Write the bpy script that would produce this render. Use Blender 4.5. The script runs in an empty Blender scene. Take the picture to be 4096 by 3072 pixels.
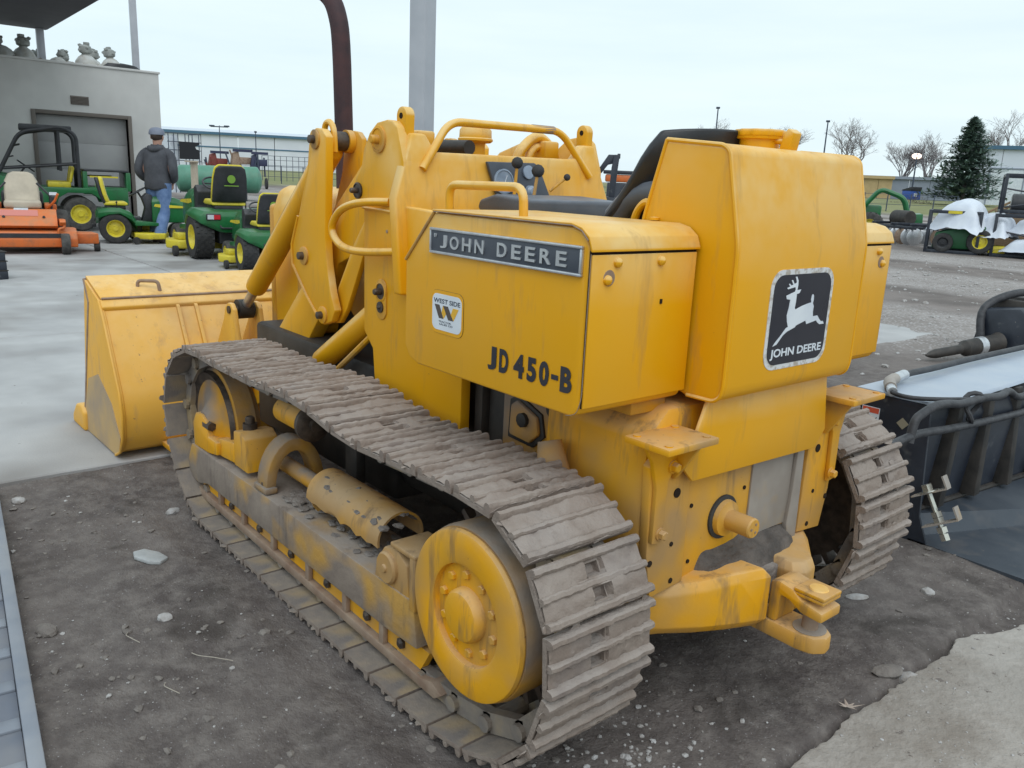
import bpy, bmesh, math, random
from mathutils import Vector, Matrix, noise as mnoise
R = math.radians
rnd = random.Random(7)
S = bpy.context.scene
COL = S.collection
# ------------------------------------------------------------------ camera
cam = bpy.data.cameras.new('camera')
cam_o = bpy.data.objects.new('camera', cam)
COL.objects.link(cam_o)
CAM = Vector((-1.8623, 1.8052, 1.3562))
YAW, PITCH, ROLL, FPX = -0.7074, 0.2421, 0.0451, 3325.25
_f = Vector((math.cos(YAW) * math.cos(PITCH), math.sin(YAW) * math.cos(PITCH), -math.sin(PITCH)))
_r = _f.cross(Vector((0, 0, 1))).normalized()
_u = _r.cross(_f)
_r2 = _r * math.cos(ROLL) + _u * math.sin(ROLL)
_u2 = _u * math.cos(ROLL) - _r * math.sin(ROLL)
cam_o.matrix_world = Matrix(((_r2.x, _u2.x, -_f.x, CAM.x), (_r2.y, _u2.y, -_f.y, CAM.y), (_r2.z, _u2.z, -_f.z, CAM.z), (0, 0, 0, 1)))
cam.sensor_width = 36.0
cam.lens = FPX / 4096 * 36.0
cam.clip_start = 0.05
cam.clip_end = 3000
S.camera = cam_o
# ------------------------------------------------------------------ world: overcast dusk sky
SUN_EL, SUN_ROT = R(55), R(300)
W = bpy.data.worlds.new('World')
S.world = W
W.use_nodes = True
nt = W.node_tree
nt.nodes.clear()
out = nt.nodes.new('ShaderNodeOutputWorld')
bg = nt.nodes.new('ShaderNodeBackground')
sky = nt.nodes.new('ShaderNodeTexSky')
sky.sky_type = 'NISHITA'
sky.sun_disc = False
sky.sun_elevation = SUN_EL
sky.sun_rotation = SUN_ROT
sky.air_density = 1.0
sky.dust_density = 3.0
sky.ozone_density = 2.0
tc = nt.nodes.new('ShaderNodeTexCoord')
mp = nt.nodes.new('ShaderNodeMapping')
mp.inputs['Scale'].default_value = (1.2, 1.2, 9.0)
nz = nt.nodes.new('ShaderNodeTexNoise')
nz.inputs['Scale'].default_value = 2.2
nz.inputs['Detail'].default_value = 5
nz.inputs['Roughness'].default_value = 0.55
cr = nt.nodes.new('ShaderNodeValToRGB')
cr.color_ramp.elements[0].position = 0.25
cr.color_ramp.elements[0].color = (8.1, 9.7, 10.4, 1)
cr.color_ramp.elements[1].position = 0.72
cr.color_ramp.elements[1].color = (9.2, 10.6, 11.0, 1)
mx = nt.nodes.new('ShaderNodeMix')
mx.data_type = 'RGBA'
mx.inputs['Factor'].default_value = 0.88          # closed cloud layer over the clear sky
nt.links.new(tc.outputs['Generated'], mp.inputs['Vector'])
nt.links.new(mp.outputs['Vector'], nz.inputs['Vector'])
nt.links.new(nz.outputs['Fac'], cr.inputs['Fac'])
nt.links.new(sky.outputs['Color'], mx.inputs[6])
nt.links.new(cr.outputs['Color'], mx.inputs[7])
nt.links.new(mx.outputs[2], bg.inputs['Color'])
bg.inputs['Strength'].default_value = 0.105
nt.links.new(bg.outputs['Background'], out.inputs['Surface'])
# ------------------------------------------------------------------ weak overcast sun
sl = bpy.data.lights.new('sun', 'SUN')
sl.energy = 1.1
sl.angle = R(50)
sl.color = (0.97, 0.98, 1.0)
so = bpy.data.objects.new('sun', sl)
COL.objects.link(so)
_sd = Vector((math.sin(SUN_ROT) * math.cos(SUN_EL), math.cos(SUN_ROT) * math.cos(SUN_EL), math.sin(SUN_EL)))
so.rotation_euler = _sd.to_track_quat('Z', 'Y').to_euler()
# ------------------------------------------------------------------ exposure
S.view_settings.view_transform = 'Standard'
S.view_settings.look = 'None'
S.view_settings.exposure = 0.0
S.view_settings.gamma = 1.0
S.view_settings.use_curve_mapping = False

# ================================================================== helpers
class MB:
    """collects shapes and links them as ONE mesh object"""
    def __init__(s):
        s.v = []; s.f = []
    def add(s, vs, fs):
        o = len(s.v)
        s.v += [tuple(v) for v in vs]
        s.f += [tuple(i + o for i in f) for f in fs]
        return s
    def box(s, x0, x1, y0, y1, z0, z1):
        return s.add([(x0, y0, z0), (x1, y0, z0), (x1, y1, z0), (x0, y1, z0), (x0, y0, z1), (x1, y0, z1), (x1, y1, z1), (x0, y1, z1)],
                     [(0, 3, 2, 1), (4, 5, 6, 7), (0, 1, 5, 4), (1, 2, 6, 5), (2, 3, 7, 6), (3, 0, 4, 7)])
    def prism(s, ax, poly, a, b):
        def P(p, t):
            return {'x': (t, p[0], p[1]), 'y': (p[0], t, p[1]), 'z': (p[0], p[1], t)}[ax]
        n = len(poly)
        vs = [P(p, a) for p in poly] + [P(p, b) for p in poly]
        fs = [tuple(range(n)), tuple(range(2 * n - 1, n - 1, -1))] + [(i, (i + 1) % n, n + (i + 1) % n, n + i) for i in range(n)]
        return s.add(vs, fs)
    def loft(s, rings, cap=True, closed=True):
        n = len(rings[0]); vs = [p for r in rings for p in r]; fs = []
        for k in range(len(rings) - 1):
            for i in range(n if closed else n - 1):
                j = (i + 1) % n
                fs.append((k * n + i, k * n + j, (k + 1) * n + j, (k + 1) * n + i))
        if cap:
            fs += [tuple(range(n - 1, -1, -1)), tuple(range((len(rings) - 1) * n, len(rings) * n))]
        return s.add(vs, fs)
    def cyl(s, p0, p1, r0, r1=None, n=16):
        return s.tube([p0, p1], [r0, r0 if r1 is None else r1], n)
    def tube(s, path, r, n=8, closed=False):
        P = [Vector(p) for p in path]; m = len(P)
        rr = r if isinstance(r, (list, tuple)) else [r] * m
        rings = []; up = None
        for i in range(m):
            a = P[i - 1] if (i > 0 or closed) else P[i]
            b = P[(i + 1) % m] if (i < m - 1 or closed) else P[i]
            t = (b - a).normalized()
            if up is None:
                up = Vector((0, 0, 1)) if abs(t.z) < .9 else Vector((1, 0, 0))
            x = up.cross(t)
            if x.length < 1e-4:
                x = Vector((1, 0, 0)).cross(t)
            x.normalize(); y = t.cross(x); up = y
            rings.append([P[i] + (x * math.cos(2 * math.pi * k / n) + y * math.sin(2 * math.pi * k / n)) * rr[i] for k in range(n)])
        if closed:
            rings.append(rings[0])
        return s.loft(rings, not closed)
    def lathe(s, c, ax, prof, n=24, cap=True):
        """prof: list of (radius, offset along axis)"""
        c = Vector(c); A = {'x': Vector((1, 0, 0)), 'y': Vector((0, 1, 0)), 'z': Vector((0, 0, 1))}[ax] if isinstance(ax, str) else Vector(ax).normalized()
        u = Vector((0, 0, 1)) if abs(A.z) < .9 else Vector((1, 0, 0))
        u = (u - A * u.dot(A)).normalized(); w = A.cross(u)
        return s.loft([[c + A * h + (u * math.cos(2 * math.pi * k / n) + w * math.sin(2 * math.pi * k / n)) * max(r, 1e-4) for k in range(n)] for r, h in prof], cap)
    def ball(s, c, r, sub=1, sc=(1, 1, 1), jit=0, rot=0):
        bm = bmesh.new(); bmesh.ops.create_icosphere(bm, subdivisions=sub, radius=1)
        vs = []
        for v in bm.verts:
            k = r * (1 + rnd.uniform(-jit, jit))
            x, y, z = v.co.x * k * sc[0], v.co.y * k * sc[1], v.co.z * k * sc[2]
            vs.append((c[0] + x * math.cos(rot) - y * math.sin(rot), c[1] + x * math.sin(rot) + y * math.cos(rot), c[2] + z))
        s.add(vs, [[v.index for v in f.verts] for f in bm.faces]); bm.free(); return s
    def rbox(s, x0, x1, y0, y1, z0, z1): return s.box(x0, x1, y0, y1, z0, z1)
    def xf(s, M):
        s.v = [tuple(M @ Vector(v)) for v in s.v]; return s
    def mesh(s, name, mat, bev=0, seg=2, ang=35):
        me = bpy.data.meshes.new(name)
        me.from_pydata(s.v, [], s.f)
        bm = bmesh.new(); bm.from_mesh(me)
        bmesh.ops.recalc_face_normals(bm, faces=bm.faces)
        if bev:
            es = [e for e in bm.edges if len(e.link_faces) == 2 and e.calc_face_angle(0) > R(28)]
            if es:
                bmesh.ops.bevel(bm, geom=es, offset=bev, segments=seg, profile=.5, affect='EDGES', clamp_overlap=True)
        for f in bm.faces: f.smooth = True
        for e in bm.edges:
            e.smooth = not (len(e.link_faces) != 2 or e.calc_face_angle(0) > R(ang))
        bm.to_mesh(me); bm.free()
        if mat: me.materials.append(mat)
        return me
    def build(s, name, mat, parent=None, bev=0, seg=2, ang=35):
        return link(name, s.mesh(name, mat, bev, seg, ang), parent)

def link(name, data, parent=None):
    o = bpy.data.objects.new(name, data)
    COL.objects.link(o)
    o.parent = parent
    return o
def tag(o, label, cat, group=None, kind=None):
    if label: o['label'] = label
    if cat: o['category'] = cat
    if group: o['group'] = group
    if kind: o['kind'] = kind
    return o
def struct(o): o['kind'] = 'structure'; return o
def thing(name, loc, rz, label, cat, group=None):
    o = link(name, None); o.location = loc; o.rotation_euler = (0, 0, rz); o.empty_display_size = .2
    return tag(o, label, cat, group)
def copy_tree(o, parent=None):
    c = o.copy(); COL.objects.link(c); c.parent = parent
    for ch in o.children:
        copy_tree(ch, c)
    return c
def spline(pts, n=8, closed=False):
    P = [Vector(p) for p in pts]; m = len(P); o = []
    for i in range(m if closed else m - 1):
        a, b, c, d = (P[(i + k) % m] if closed else P[min(max(i + k, 0), m - 1)] for k in (-1, 0, 1, 2))
        for j in range(n):
            t = j / n
            o.append(.5 * ((2 * b) + (c - a) * t + (2 * a - 5 * b + 4 * c - d) * t * t + (3 * b - a - 3 * c + d) * t ** 3))
    if not closed: o.append(P[-1])
    return o
def rpath(pts, r, n=5):
    """polyline with rounded corners"""
    P = [Vector(p) for p in pts]; o = [P[0]]
    for i in range(1, len(P) - 1):
        a = (P[i - 1] - P[i]); b = (P[i + 1] - P[i]); k = min(r, a.length * .45, b.length * .45)
        A = P[i] + a.normalized() * k; B = P[i] + b.normalized() * k
        for j in range(n + 1):
            t = j / n
            o.append(A * (1 - t) ** 2 + P[i] * 2 * t * (1 - t) + B * t * t)
    return o + [P[-1]]
def rrect(w, h, r, n=4):
    o = []
    for cx, cy, a0 in ((w / 2 - r, h / 2 - r, 0), (-w / 2 + r, h / 2 - r, 90), (-w / 2 + r, -h / 2 + r, 180), (w / 2 - r, -h / 2 + r, 270)):
        for k in range(n + 1):
            a = R(a0 + 90 * k / n); o.append((cx + r * math.cos(a), cy + r * math.sin(a)))
    return o
def text_mesh(name, body, mat, origin, ux, uz, w, h, bold=.0, depth=.0, parent=None):
    """lettering fitted into a w x h rectangle; origin = lower-left, ux/uz = unit vectors"""
    cu = bpy.data.curves.new(name, 'FONT'); cu.body = body; cu.offset = bold; cu.resolution_u = 4; cu.extrude = .001
    ob = bpy.data.objects.new(name, cu); COL.objects.link(ob)
    dg = bpy.context.evaluated_depsgraph_get()
    me = bpy.data.meshes.new_from_object(ob.evaluated_get(dg))
    bpy.data.objects.remove(ob)
    xs = [v.co.x for v in me.vertices]; ys = [v.co.y for v in me.vertices]
    x0, x1, y0, y1 = min(xs), max(xs), min(ys), max(ys)
    ux = Vector(ux); uz = Vector(uz); nn = ux.cross(uz); O = Vector(origin)
    for v in me.vertices:
        a = (v.co.x - x0) / (x1 - x0) * w; b = (v.co.y - y0) / (y1 - y0) * h
        v.co = O + ux * a + uz * b + nn * (depth if v.co.z > 0 else 0.0)
    me.name = name; me.materials.clear(); me.materials.append(mat)
    return link(name, me, parent)

# ================================================================== materials
MATS = {}
def mat(name, c1, c2=None, sc=4.0, rough=.5, metal=0.0, bump=0.0, bsc=60.0, specks=None, dust=None, rv=.1, lo=.35, hi=.65, spec=.5, emit=None, coord='Object', stretch=None, second=None, alpha=None, trans=0, streak=None):
    m = bpy.data.materials.new(name); m.use_nodes = True
    n = m.node_tree.nodes; L = m.node_tree.links
    b = n['Principled BSDF']
    b.inputs['Roughness'].default_value = rough; b.inputs['Metallic'].default_value = metal
    b.inputs['Specular IOR Level'].default_value = spec
    b.inputs['Base Color'].default_value = (*c1, 1)
    t = n.new('ShaderNodeTexCoord'); vec = t.outputs[coord]
    if stretch:
        q = n.new('ShaderNodeMapping'); q.inputs['Scale'].default_value = stretch
        L.new(vec, q.inputs['Vector']); vec = q.outputs['Vector']
    def noise(scale, det=3, rg=.6, v=None):
        q = n.new('ShaderNodeTexNoise'); q.inputs['Scale'].default_value = scale; q.inputs['Detail'].default_value = det; q.inputs['Roughness'].default_value = rg
        L.new(v or vec, q.inputs['Vector']); return q.outputs['Fac']
    def ramp(fac, a, bb):
        q = n.new('ShaderNodeMapRange'); q.inputs['From Min'].default_value = a; q.inputs['From Max'].default_value = bb
        q.clamp = True; L.new(fac, q.inputs['Value']); return q.outputs['Result']
    def mix(fac, A, B):
        q = n.new('ShaderNodeMix'); q.data_type = 'RGBA'
        if hasattr(fac, 'node'): L.new(fac, q.inputs['Factor'])
        else: q.inputs['Factor'].default_value = fac
        for i, X in ((6, A), (7, B)):
            if hasattr(X, 'node'): L.new(X, q.inputs[i])
            else: q.inputs[i].default_value = (*X, 1)
        return q.outputs[2]
    def mul(a, bb):
        q = n.new('ShaderNodeMath'); q.operation = 'MULTIPLY'
        for i, X in ((0, a), (1, bb)):
            if hasattr(X, 'node'): L.new(X, q.inputs[i])
            else: q.inputs[i].default_value = X
        return q.outputs[0]
    col = None
    if c2:
        nf = noise(sc)
        col = mix(ramp(nf, lo, hi), c1, c2)
        rr = n.new('ShaderNodeMapRange'); rr.inputs['To Min'].default_value = max(0.05, rough - rv); rr.inputs['To Max'].default_value = min(1, rough + rv)
        L.new(nf, rr.inputs['Value']); L.new(rr.outputs['Result'], b.inputs['Roughness'])
    if second:   # (colour, scale, lo, hi, amount)
        col = mix(mul(ramp(noise(second[1], 3, .65), second[2], second[3]), second[4]), col if col else c1, second[0])
    if dust:     # (colour, amount) dry dust lying on upward faces
        g = n.new('ShaderNodeNewGeometry'); sx = n.new('ShaderNodeSeparateXYZ'); L.new(g.outputs['Normal'], sx.inputs['Vector'])
        f = mul(ramp(sx.outputs['Z'], dust[2] if len(dust) > 2 else .15, dust[3] if len(dust) > 3 else .95), dust[1])
        f2 = mul(f, ramp(noise(7, 3, .7), .2, .6))
        col = mix(f2, col if col else c1, dust[0])
    if streak:   # (colour, threshold, amount) runs of grime down the sheet
        q = n.new('ShaderNodeMapping'); q.inputs['Scale'].default_value = (13, 13, 2.2); L.new(t.outputs[coord], q.inputs['Vector'])
        col = mix(mul(ramp(noise(1.0, 4, .7, q.outputs['Vector']), streak[1], streak[1] + .14), streak[2]), col if col else c1, streak[0])
    if specks:   # (colour, threshold, scale)
        f = ramp(noise(specks[2], 4, .72), specks[1], specks[1] + .03)
        col = mix(f, col if col else c1, specks[0])
    if col: L.new(col, b.inputs['Base Color'])
    if bump:
        q = n.new('ShaderNodeBump'); q.inputs['Strength'].default_value = bump; q.inputs['Distance'].default_value = .01
        L.new(noise(bsc, 2, .6), q.inputs['Height']); L.new(q.outputs['Normal'], b.inputs['Normal'])
    if emit:
        b.inputs['Emission Color'].default_value = (*emit[0], 1); b.inputs['Emission Strength'].default_value = emit[1]
    if trans: b.inputs['Transmission Weight'].default_value = trans
    if alpha is not None: b.inputs['Alpha'].default_value = alpha
    MATS[name] = m
    return m
DUST = (.52, .42, .27)
MUD = (.22, .19, .165)
yel = mat('yellow_paint', (.80, .372, .003), (.74, .362, .010), 2.2, .42, spec=.28, dust=((.80, .57, .25), .80, .05, .27), specks=((.25, .11, .05), .735, 42), second=((.72, .40, .08), 1.6, .46, .75, .35), streak=((.40, .22, .08), .56, .40), rv=.12, bump=.10, bsc=5)
yelw = mat('worn_yellow_paint', (.76, .35, .005), (.70, .35, .02), 5, .55, spec=.25, dust=((.56, .42, .27), .55, .05, .8), specks=((.17, .09, .06), .69, 40), second=((.38, .24, .12), 2.4, .44, .64, .85), streak=((.17, .115, .075), .55, .7), bump=.05, bsc=70)
yeld = mat('muddy_yellow_paint', (.64, .295, .012), (.42, .235, .06), 5, .8, spec=.2, dust=((.27, .24, .215), .95, 0.0), second=((.22, .18, .155), 2.6, .42, .58, .92), bump=.15, bsc=60)
frame_m0 = mat('mud_stained_frame', (.205, .16, .13), (.28, .225, .18), 7, .85, dust=((.31, .27, .24), .9, .2), second=((.50, .27, .04), 2.6, .50, .62, .85), streak=((.12, .09, .07), .55, .6), bump=.25, bsc=60)
bucky = mat('faded_yellow_paint', (.78, .40, .045), (.72, .385, .06), 3, .55, spec=.28, dust=((.84, .57, .26), .75), streak=((.45, .26, .12), .55, .5), specks=((.26, .13, .08), .68, 45), second=((.48, .32, .17), 2.2, .5, .72, .6), bump=.03, bsc=60)
rusty = mat('worn_rusty_steel', (.26, .17, .12), (.36, .27, .20), 12, .7, metal=.2, bump=.1, bsc=80)
shoe_m = mat('dried_mud_on_steel', (.215, .165, .135), (.285, .232, .195), 11, .9, bump=.4, bsc=100, dust=((.37, .325, .295), .7, .2), second=((.18, .145, .13), 5, .52, .68, .8), specks=((.56, .54, .52), .74, 90))
shoe_in = mat('scuffed_track_steel', (.20, .175, .16), (.30, .25, .20), 10, .75, metal=.15, bump=.2, bsc=90, second=((.44, .30, .12), 5, .52, .7, .55))
gmud = mat('caked_mud', (.17, .145, .128), (.26, .23, .21), 18, .95, bump=.6, bsc=80)
dark = mat('greasy_black_steel', (.018, .016, .015), (.05, .042, .036), 9, .6, bump=.05, bsc=60)
greasy = mat('greasy_pin_steel', (.05, .04, .034), (.12, .09, .07), 30, .45, metal=.5, bump=.05)
chrome = mat('dusty_chrome_rod', (.55, .55, .55), (.40, .37, .33), 20, .32, metal=.8)
alum = mat('brushed_aluminium', (.62, .64, .66), (.50, .51, .53), 30, .35, metal=.7)
blk = mat('black_vinyl', (.012, .013, .016), (.03, .032, .038), 6, .38, bump=.05, bsc=160)
seat_m = mat('grey_blue_seat_vinyl', (.055, .065, .085), (.09, .10, .12), 5, .48, bump=.06, bsc=140, dust=((.22, .24, .28), .55))
rub = mat('black_rubber', (.02, .02, .021), (.045, .043, .042), 12, .75, bump=.1, bsc=60)
deck_blk = mat('decal_black', (.010, .011, .022), (.02, .02, .03), 5, .3, second=((.10, .09, .085), 3, .5, .8, .35))
wht = mat('decal_white', (.72, .76, .80), (.60, .64, .70), 9, .4)
whtw = mat('worn_white_border', (.66, .66, .66), (.42, .37, .31), 55, .55, lo=.45, hi=.6)
exh = mat('dark_red_oxide_pipe', (.030, .013, .017), (.060, .024, .026), 12, .7, bump=.08, bsc=60)
dash_m = mat('dark_grey_panel', (.045, .055, .075), (.07, .08, .10), 8, .45)
glass = mat('gauge_glass', (.30, .36, .45), (.22, .27, .34), 20, .15)
grey_st = mat('bare_grey_steel', (.37, .33, .29), (.29, .25, .215), 6, .6, metal=.15, dust=((.4, .37, .34), .5), second=((.50, .30, .08), 4, .55, .7, .6))
grime_m = mat('oily_grime', (.060, .050, .044), (.125, .104, .09), 16, .8, bump=.7, bsc=60)
hole_m = mat('hole_shade', (.028, .020, .015), None, rough=.9, spec=.1)  # near-black colour stands in for the shade inside holes and the lid seam
# ================================================================== ground
def smooth(a, b, x):
    t = min(max((x - a) / (b - a), 0), 1); return t * t * (3 - 2 * t)
def fbm(x, y, s=1.0, o=4, seed=0):
    v = 0; a = 1; tot = 0
    for k in range(o):
        v += a * mnoise.noise(Vector((x * s, y * s, seed + k * 7.3))); tot += a; a *= .55; s *= 2.1
    return v / tot
def ground_z(x, y):
    d = math.hypot(x + 1.86, y - 1.8)
    z = .95 * smooth(30, 105, d) + .25 * smooth(105, 200, d)
    near = 1 - smooth(7, 14, d)
    if near > 0 and x < 2.15:
        k = near * smooth(-.06, .22, 2.1 - x) * (smooth(-.98, -.8, x) if -7 < y < 1.4 and x > -4.2 else 1)
        z += k * (.030 * fbm(x, y, 1.1, 3) + .020 * fbm(x, y, 5, 4, 5) + .010 * max(0, fbm(x, y, 17, 3, 9)))
        # track ruts beside the loader and a little spoil next to the shoes
        z += k * .014 * math.exp(-((y - .92) / .06) ** 2) * (1 if -1 < x < 1.6 else 0)
    if x >= (2.03 if y > -4.2 else 1.8) and -7.0 < y < 9.2 and x < 19: z = min(z, -.02)
    if x < -.98 and x > -4.6 and -6.2 < y < 1.3: z = min(z, -.03)
    return z
def axis_pts(a, b, step, far, n):
    o = []; x = a
    while x < b: o.append(x); x += step
    o.append(b)
    l = []; g = [((far - b) * ((math.exp(4.5 * k / n) - 1) / (math.exp(4.5) - 1))) for k in range(1, n + 1)]
    r = [b + q for q in g]
    g2 = [((far + a) * ((math.exp(4.5 * k / n) - 1) / (math.exp(4.5) - 1))) for k in range(1, n + 1)]
    l = [a - q for q in g2][::-1]
    return l + o + r
gx = axis_pts(-2.2, 2.14, .022, 900, 60); gy = axis_pts(-2.9, 2.0, .026, 900, 64)
gv = [(x, y, ground_z(x, y)) for x in gx for y in gy]
ny = len(gy)
gf = [(i * ny + j, (i + 1) * ny + j, (i + 1) * ny + j + 1, i * ny + j + 1) for i in range(len(gx) - 1) for j in range(ny - 1)]
gm = bpy.data.materials.new('damp_dirt_and_gravel'); gm.use_nodes = True
def ground_material(m):
    n = m.node_tree.nodes; L = m.node_tree.links; b = n['Principled BSDF']
    geo = n.new('ShaderNodeNewGeometry'); P = geo.outputs['Position']
    sep = n.new('ShaderNodeSeparateXYZ'); L.new(P, sep.inputs[0])
    def noise(s, d=3, r=.6, w=0.0):
        q = n.new('ShaderNodeTexNoise'); q.inputs['Scale'].default_value = s; q.inputs['Detail'].default_value = d; q.inputs['Roughness'].default_value = r; q.inputs['Distortion'].default_value = w
        L.new(P, q.inputs['Vector']); return q.outputs['Fac']
    def rmp(f, a, c):
        q = n.new('ShaderNodeMapRange'); q.inputs['From Min'].default_value = a; q.inputs['From Max'].default_value = c; L.new(f, q.inputs['Value']); return q.outputs['Result']
    def mix(f, A, B):
        q = n.new('ShaderNodeMix'); q.data_type = 'RGBA'; L.new(f, q.inputs['Factor'])
        for i, X in ((6, A), (7, B)):
            if hasattr(X, 'node'): L.new(X, q.inputs[i])
            else: q.inputs[i].default_value = (*X, 1)
        return q.outputs[2]
    def math_(op, a, c=None):
        q = n.new('ShaderNodeMath'); q.operation = op; q.use_clamp = op in ('MULTIPLY',)
        for i, X in ((0, a), (1, c)):
            if X is None: continue
            if hasattr(X, 'node'): L.new(X, q.inputs[i])
            else: q.inputs[i].default_value = X
        return q.outputs[0]
    mudc = mix(rmp(noise(1.7), .35, .65), (.084, .070, .066), (.140, .120, .111))
    mudc = mix(rmp(noise(11, 4, .7), .42, .70), mudc, (.185, .162, .148))
    mudc = mix(rmp(noise(3.1, 3, .6, .6), .58, .72), mudc, (.062, .052, .047))          # damp oily patches
    mudc = mix(rmp(noise(140, 2, .5), .68, .74), mudc, (.30, .285, .285))                   # fine grit
    # worn gravel yard on the right
    grav = mix(rmp(noise(.5, 4, .65), .35, .65), (.24, .212, .195), (.36, .33, .315))
    grav = mix(rmp(noise(9, 4, .75), .45, .7), grav, (.20, .175, .16))
    vor = n.new('ShaderNodeTexVoronoi'); vor.inputs['Scale'].default_value = 26; L.new(P, vor.inputs['Vector'])
    grav = mix(rmp(vor.outputs['Distance'], .10, .42), (.47, .45, .45), grav)
    wheel = mix(rmp(noise(.9, 5, .6), .4, .6), (.135, .115, .105), (.21, .18, .165))
    # bands of gravel and mud run along the lane (world x + .45 y)
    wv = math_('SINE', math_('MULTIPLY_ADD', sep.outputs['Y'], 1.15)); 
    far = mix(rmp(math_('ADD', wv, math_('MULTIPLY', noise(.8, 5), .9)), .35, 1.1), grav, wheel)
    q = n.new('ShaderNodeMath'); q.operation = 'SUBTRACT'; L.new(sep.outputs['Y'], q.inputs[1]); q.inputs[0].default_value = 0
    t1 = n.new('ShaderNodeMapRange'); t1.inputs['From Min'].default_value = 4.6; t1.inputs['From Max'].default_value = 6.6
    aa = n.new('ShaderNodeMath'); aa.operation = 'ADD'; L.new(q.outputs[0], aa.inputs[0]); L.new(noise(1.1), aa.inputs[1]); L.new(aa.outputs[0], t1.inputs['Value'])
    col = mix(t1.outputs['Result'], mudc, far)
    # mown winter grass far out
    ds = n.new('ShaderNodeVectorMath'); ds.operation = 'LENGTH'; L.new(P, ds.inputs[0])
    g = n.new('ShaderNodeMapRange'); g.inputs['From Min'].default_value = 52; g.inputs['From Max'].default_value = 57; L.new(ds.outputs['Value'], g.inputs['Value'])
    grass = mix(rmp(noise(.25, 4, .7), .35, .65), (.17, .185, .075), (.24, .235, .115))
    col = mix(g.outputs['Result'], col, grass)
    L.new(col, b.inputs['Base Color'])
    rr = n.new('ShaderNodeMapRange'); rr.inputs['To Min'].default_value = .7; rr.inputs['To Max'].default_value = 1.0; L.new(noise(3.1, 3, .6, .6), rr.inputs['Value']); L.new(rr.outputs['Result'], b.inputs['Roughness'])
    b.inputs['Specular IOR Level'].default_value = .25
    bp = n.new('ShaderNodeBump'); bp.inputs['Strength'].default_value = .8; bp.inputs['Distance'].default_value = .012
    h = n.new('ShaderNodeMath'); h.operation = 'ADD'; L.new(noise(38, 3, .7), h.inputs[0]); L.new(noise(9, 2, .6), h.inputs[1])
    L.new(h.outputs[0], bp.inputs['Height']); L.new(bp.outputs['Normal'], b.inputs['Normal'])
ground_material(gm)
me = bpy.data.meshes.new('ground'); me.from_pydata(gv, [], gf); me.materials.append(gm)
for q in me.polygons: q.use_smooth = True
struct(link('ground', me))

# ------------------------------------------------------------------ concrete apron in front of the loader, slab by slab
conc = mat('weathered_concrete', (.35, .345, .345), (.45, .445, .44), 1.6, .85, bump=.12, bsc=70, second=((.21, .195, .185), .55, .47, .66, .85), specks=((.20, .18, .165), .68, 9))
conc2 = mat('dusty_rough_concrete', (.33, .30, .27), (.42, .385, .35), 2.5, .9, bump=.6, bsc=45, second=((.25, .215, .185), 4, .42, .66, .85), specks=((.18, .155, .14), .64, 24))
ap = MB(); ap.box(2.10, 18.4, -6.9, 8.9, -.10, -.012)
apron = struct(ap.build('concrete_apron', gmud))
xj = [2.06, 5.4, 8.75, 12.1, 15.4, 18.45]; yj = [-7.05, -5.25, -1.75, 1.75, 5.25, 8.9]
for i in range(5):
    for j in range(5):
        m = MB(); e = .013
        x0, x1, y0, y1 = xj[i] + e, xj[i + 1] - e, yj[j] + e, yj[j + 1] - e
        dz = rnd.uniform(-.003, .003)
        if i == 0:      # ragged outer edge
            pl = []
            k = 40
            for q in range(k + 1):
                y = y0 + (y1 - y0) * q / k
                pl.append((x0 + .025 * fbm(y, 1.3, 2.2, 4) - .34 * smooth(-4.2, -5.6, y) if y < -4.2 else x0 + .025 * fbm(y, 1.3, 2.2, 4), y))
            pl += [(x1, y1), (x1, y0 - (.9 if j == 0 else 0))]
            m.prism('z', pl, -.06, dz)
        else:
            m.box(x0, x1, y0, y1, -.06, dz)
        m.build('slab', conc, apron, .006, 1)
# ------------------------------------------------------------------ broken concrete pad behind the loader
pl = []
for k in range(361):
    y = 1.15 - k * (7.2 / 360)
    x = -1.0 + .05 * fbm(y, 4.2, 2.4, 5) + .035 * fbm(y, 9, 9, 4) + .012 * fbm(y, 3, 40, 2)
    if y < -.85: x -= (-.85 - y) * .33
    pl.append((x, y))
pl += [(-4.4, -6.05), (-4.4, 1.15)]
pm = MB(); pm.prism('z', pl, -.1, .006)
struct(pm.build('concrete_pad', conc2, None, .012, 2))

# ------------------------------------------------------------------ gravel, clods and single stones
def scatter(n, fn, rmin, rmax, flat=.6):
    m = MB()
    for k in range(n):
        x, y = fn(); r = rmin * (rmax / rmin) ** (rnd.random() ** 2.2)
        m.ball((x, y, ground_z(x, y) + r * .15), r, 0, (1, rnd.uniform(.6, 1), flat * rnd.uniform(.6, 1.1)), .25, rnd.uniform(0, 6))
    return m
stone_m = mat('pale_limestone_chips', (.44, .43, .425), (.30, .275, .255), 30, .9, bump=.2, bsc=200)
clod_m = mat('dirt_clods', (.15, .13, .118), (.22, .195, .175), 20, .95, bump=.4, bsc=120)
def near_left(): 
    while True:
        x, y = rnd.uniform(-1.7, 2.0), rnd.uniform(.78, 1.75)
        if mnoise.noise(Vector((x * 1.6, y * 1.6, 3))) > rnd.uniform(-.35, .75): return x, y
def near_back():
    while True:
        x, y = rnd.uniform(-1.0, .4), rnd.uniform(-1.9, .9)
        if mnoise.noise(Vector((x * 1.6, y * 1.6, 8))) > rnd.uniform(-.6, .7): return x, y
def yard():
    x = rnd.uniform(-1.5, 12); y = rnd.uniform(-19, -4.2); return x, y
def bed(): return rnd.gauss(-.75, .28), rnd.gauss(.42, .16)
g1 = scatter(260, near_left, .002, .010); g2 = scatter(240, near_back, .002, .008)
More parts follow.
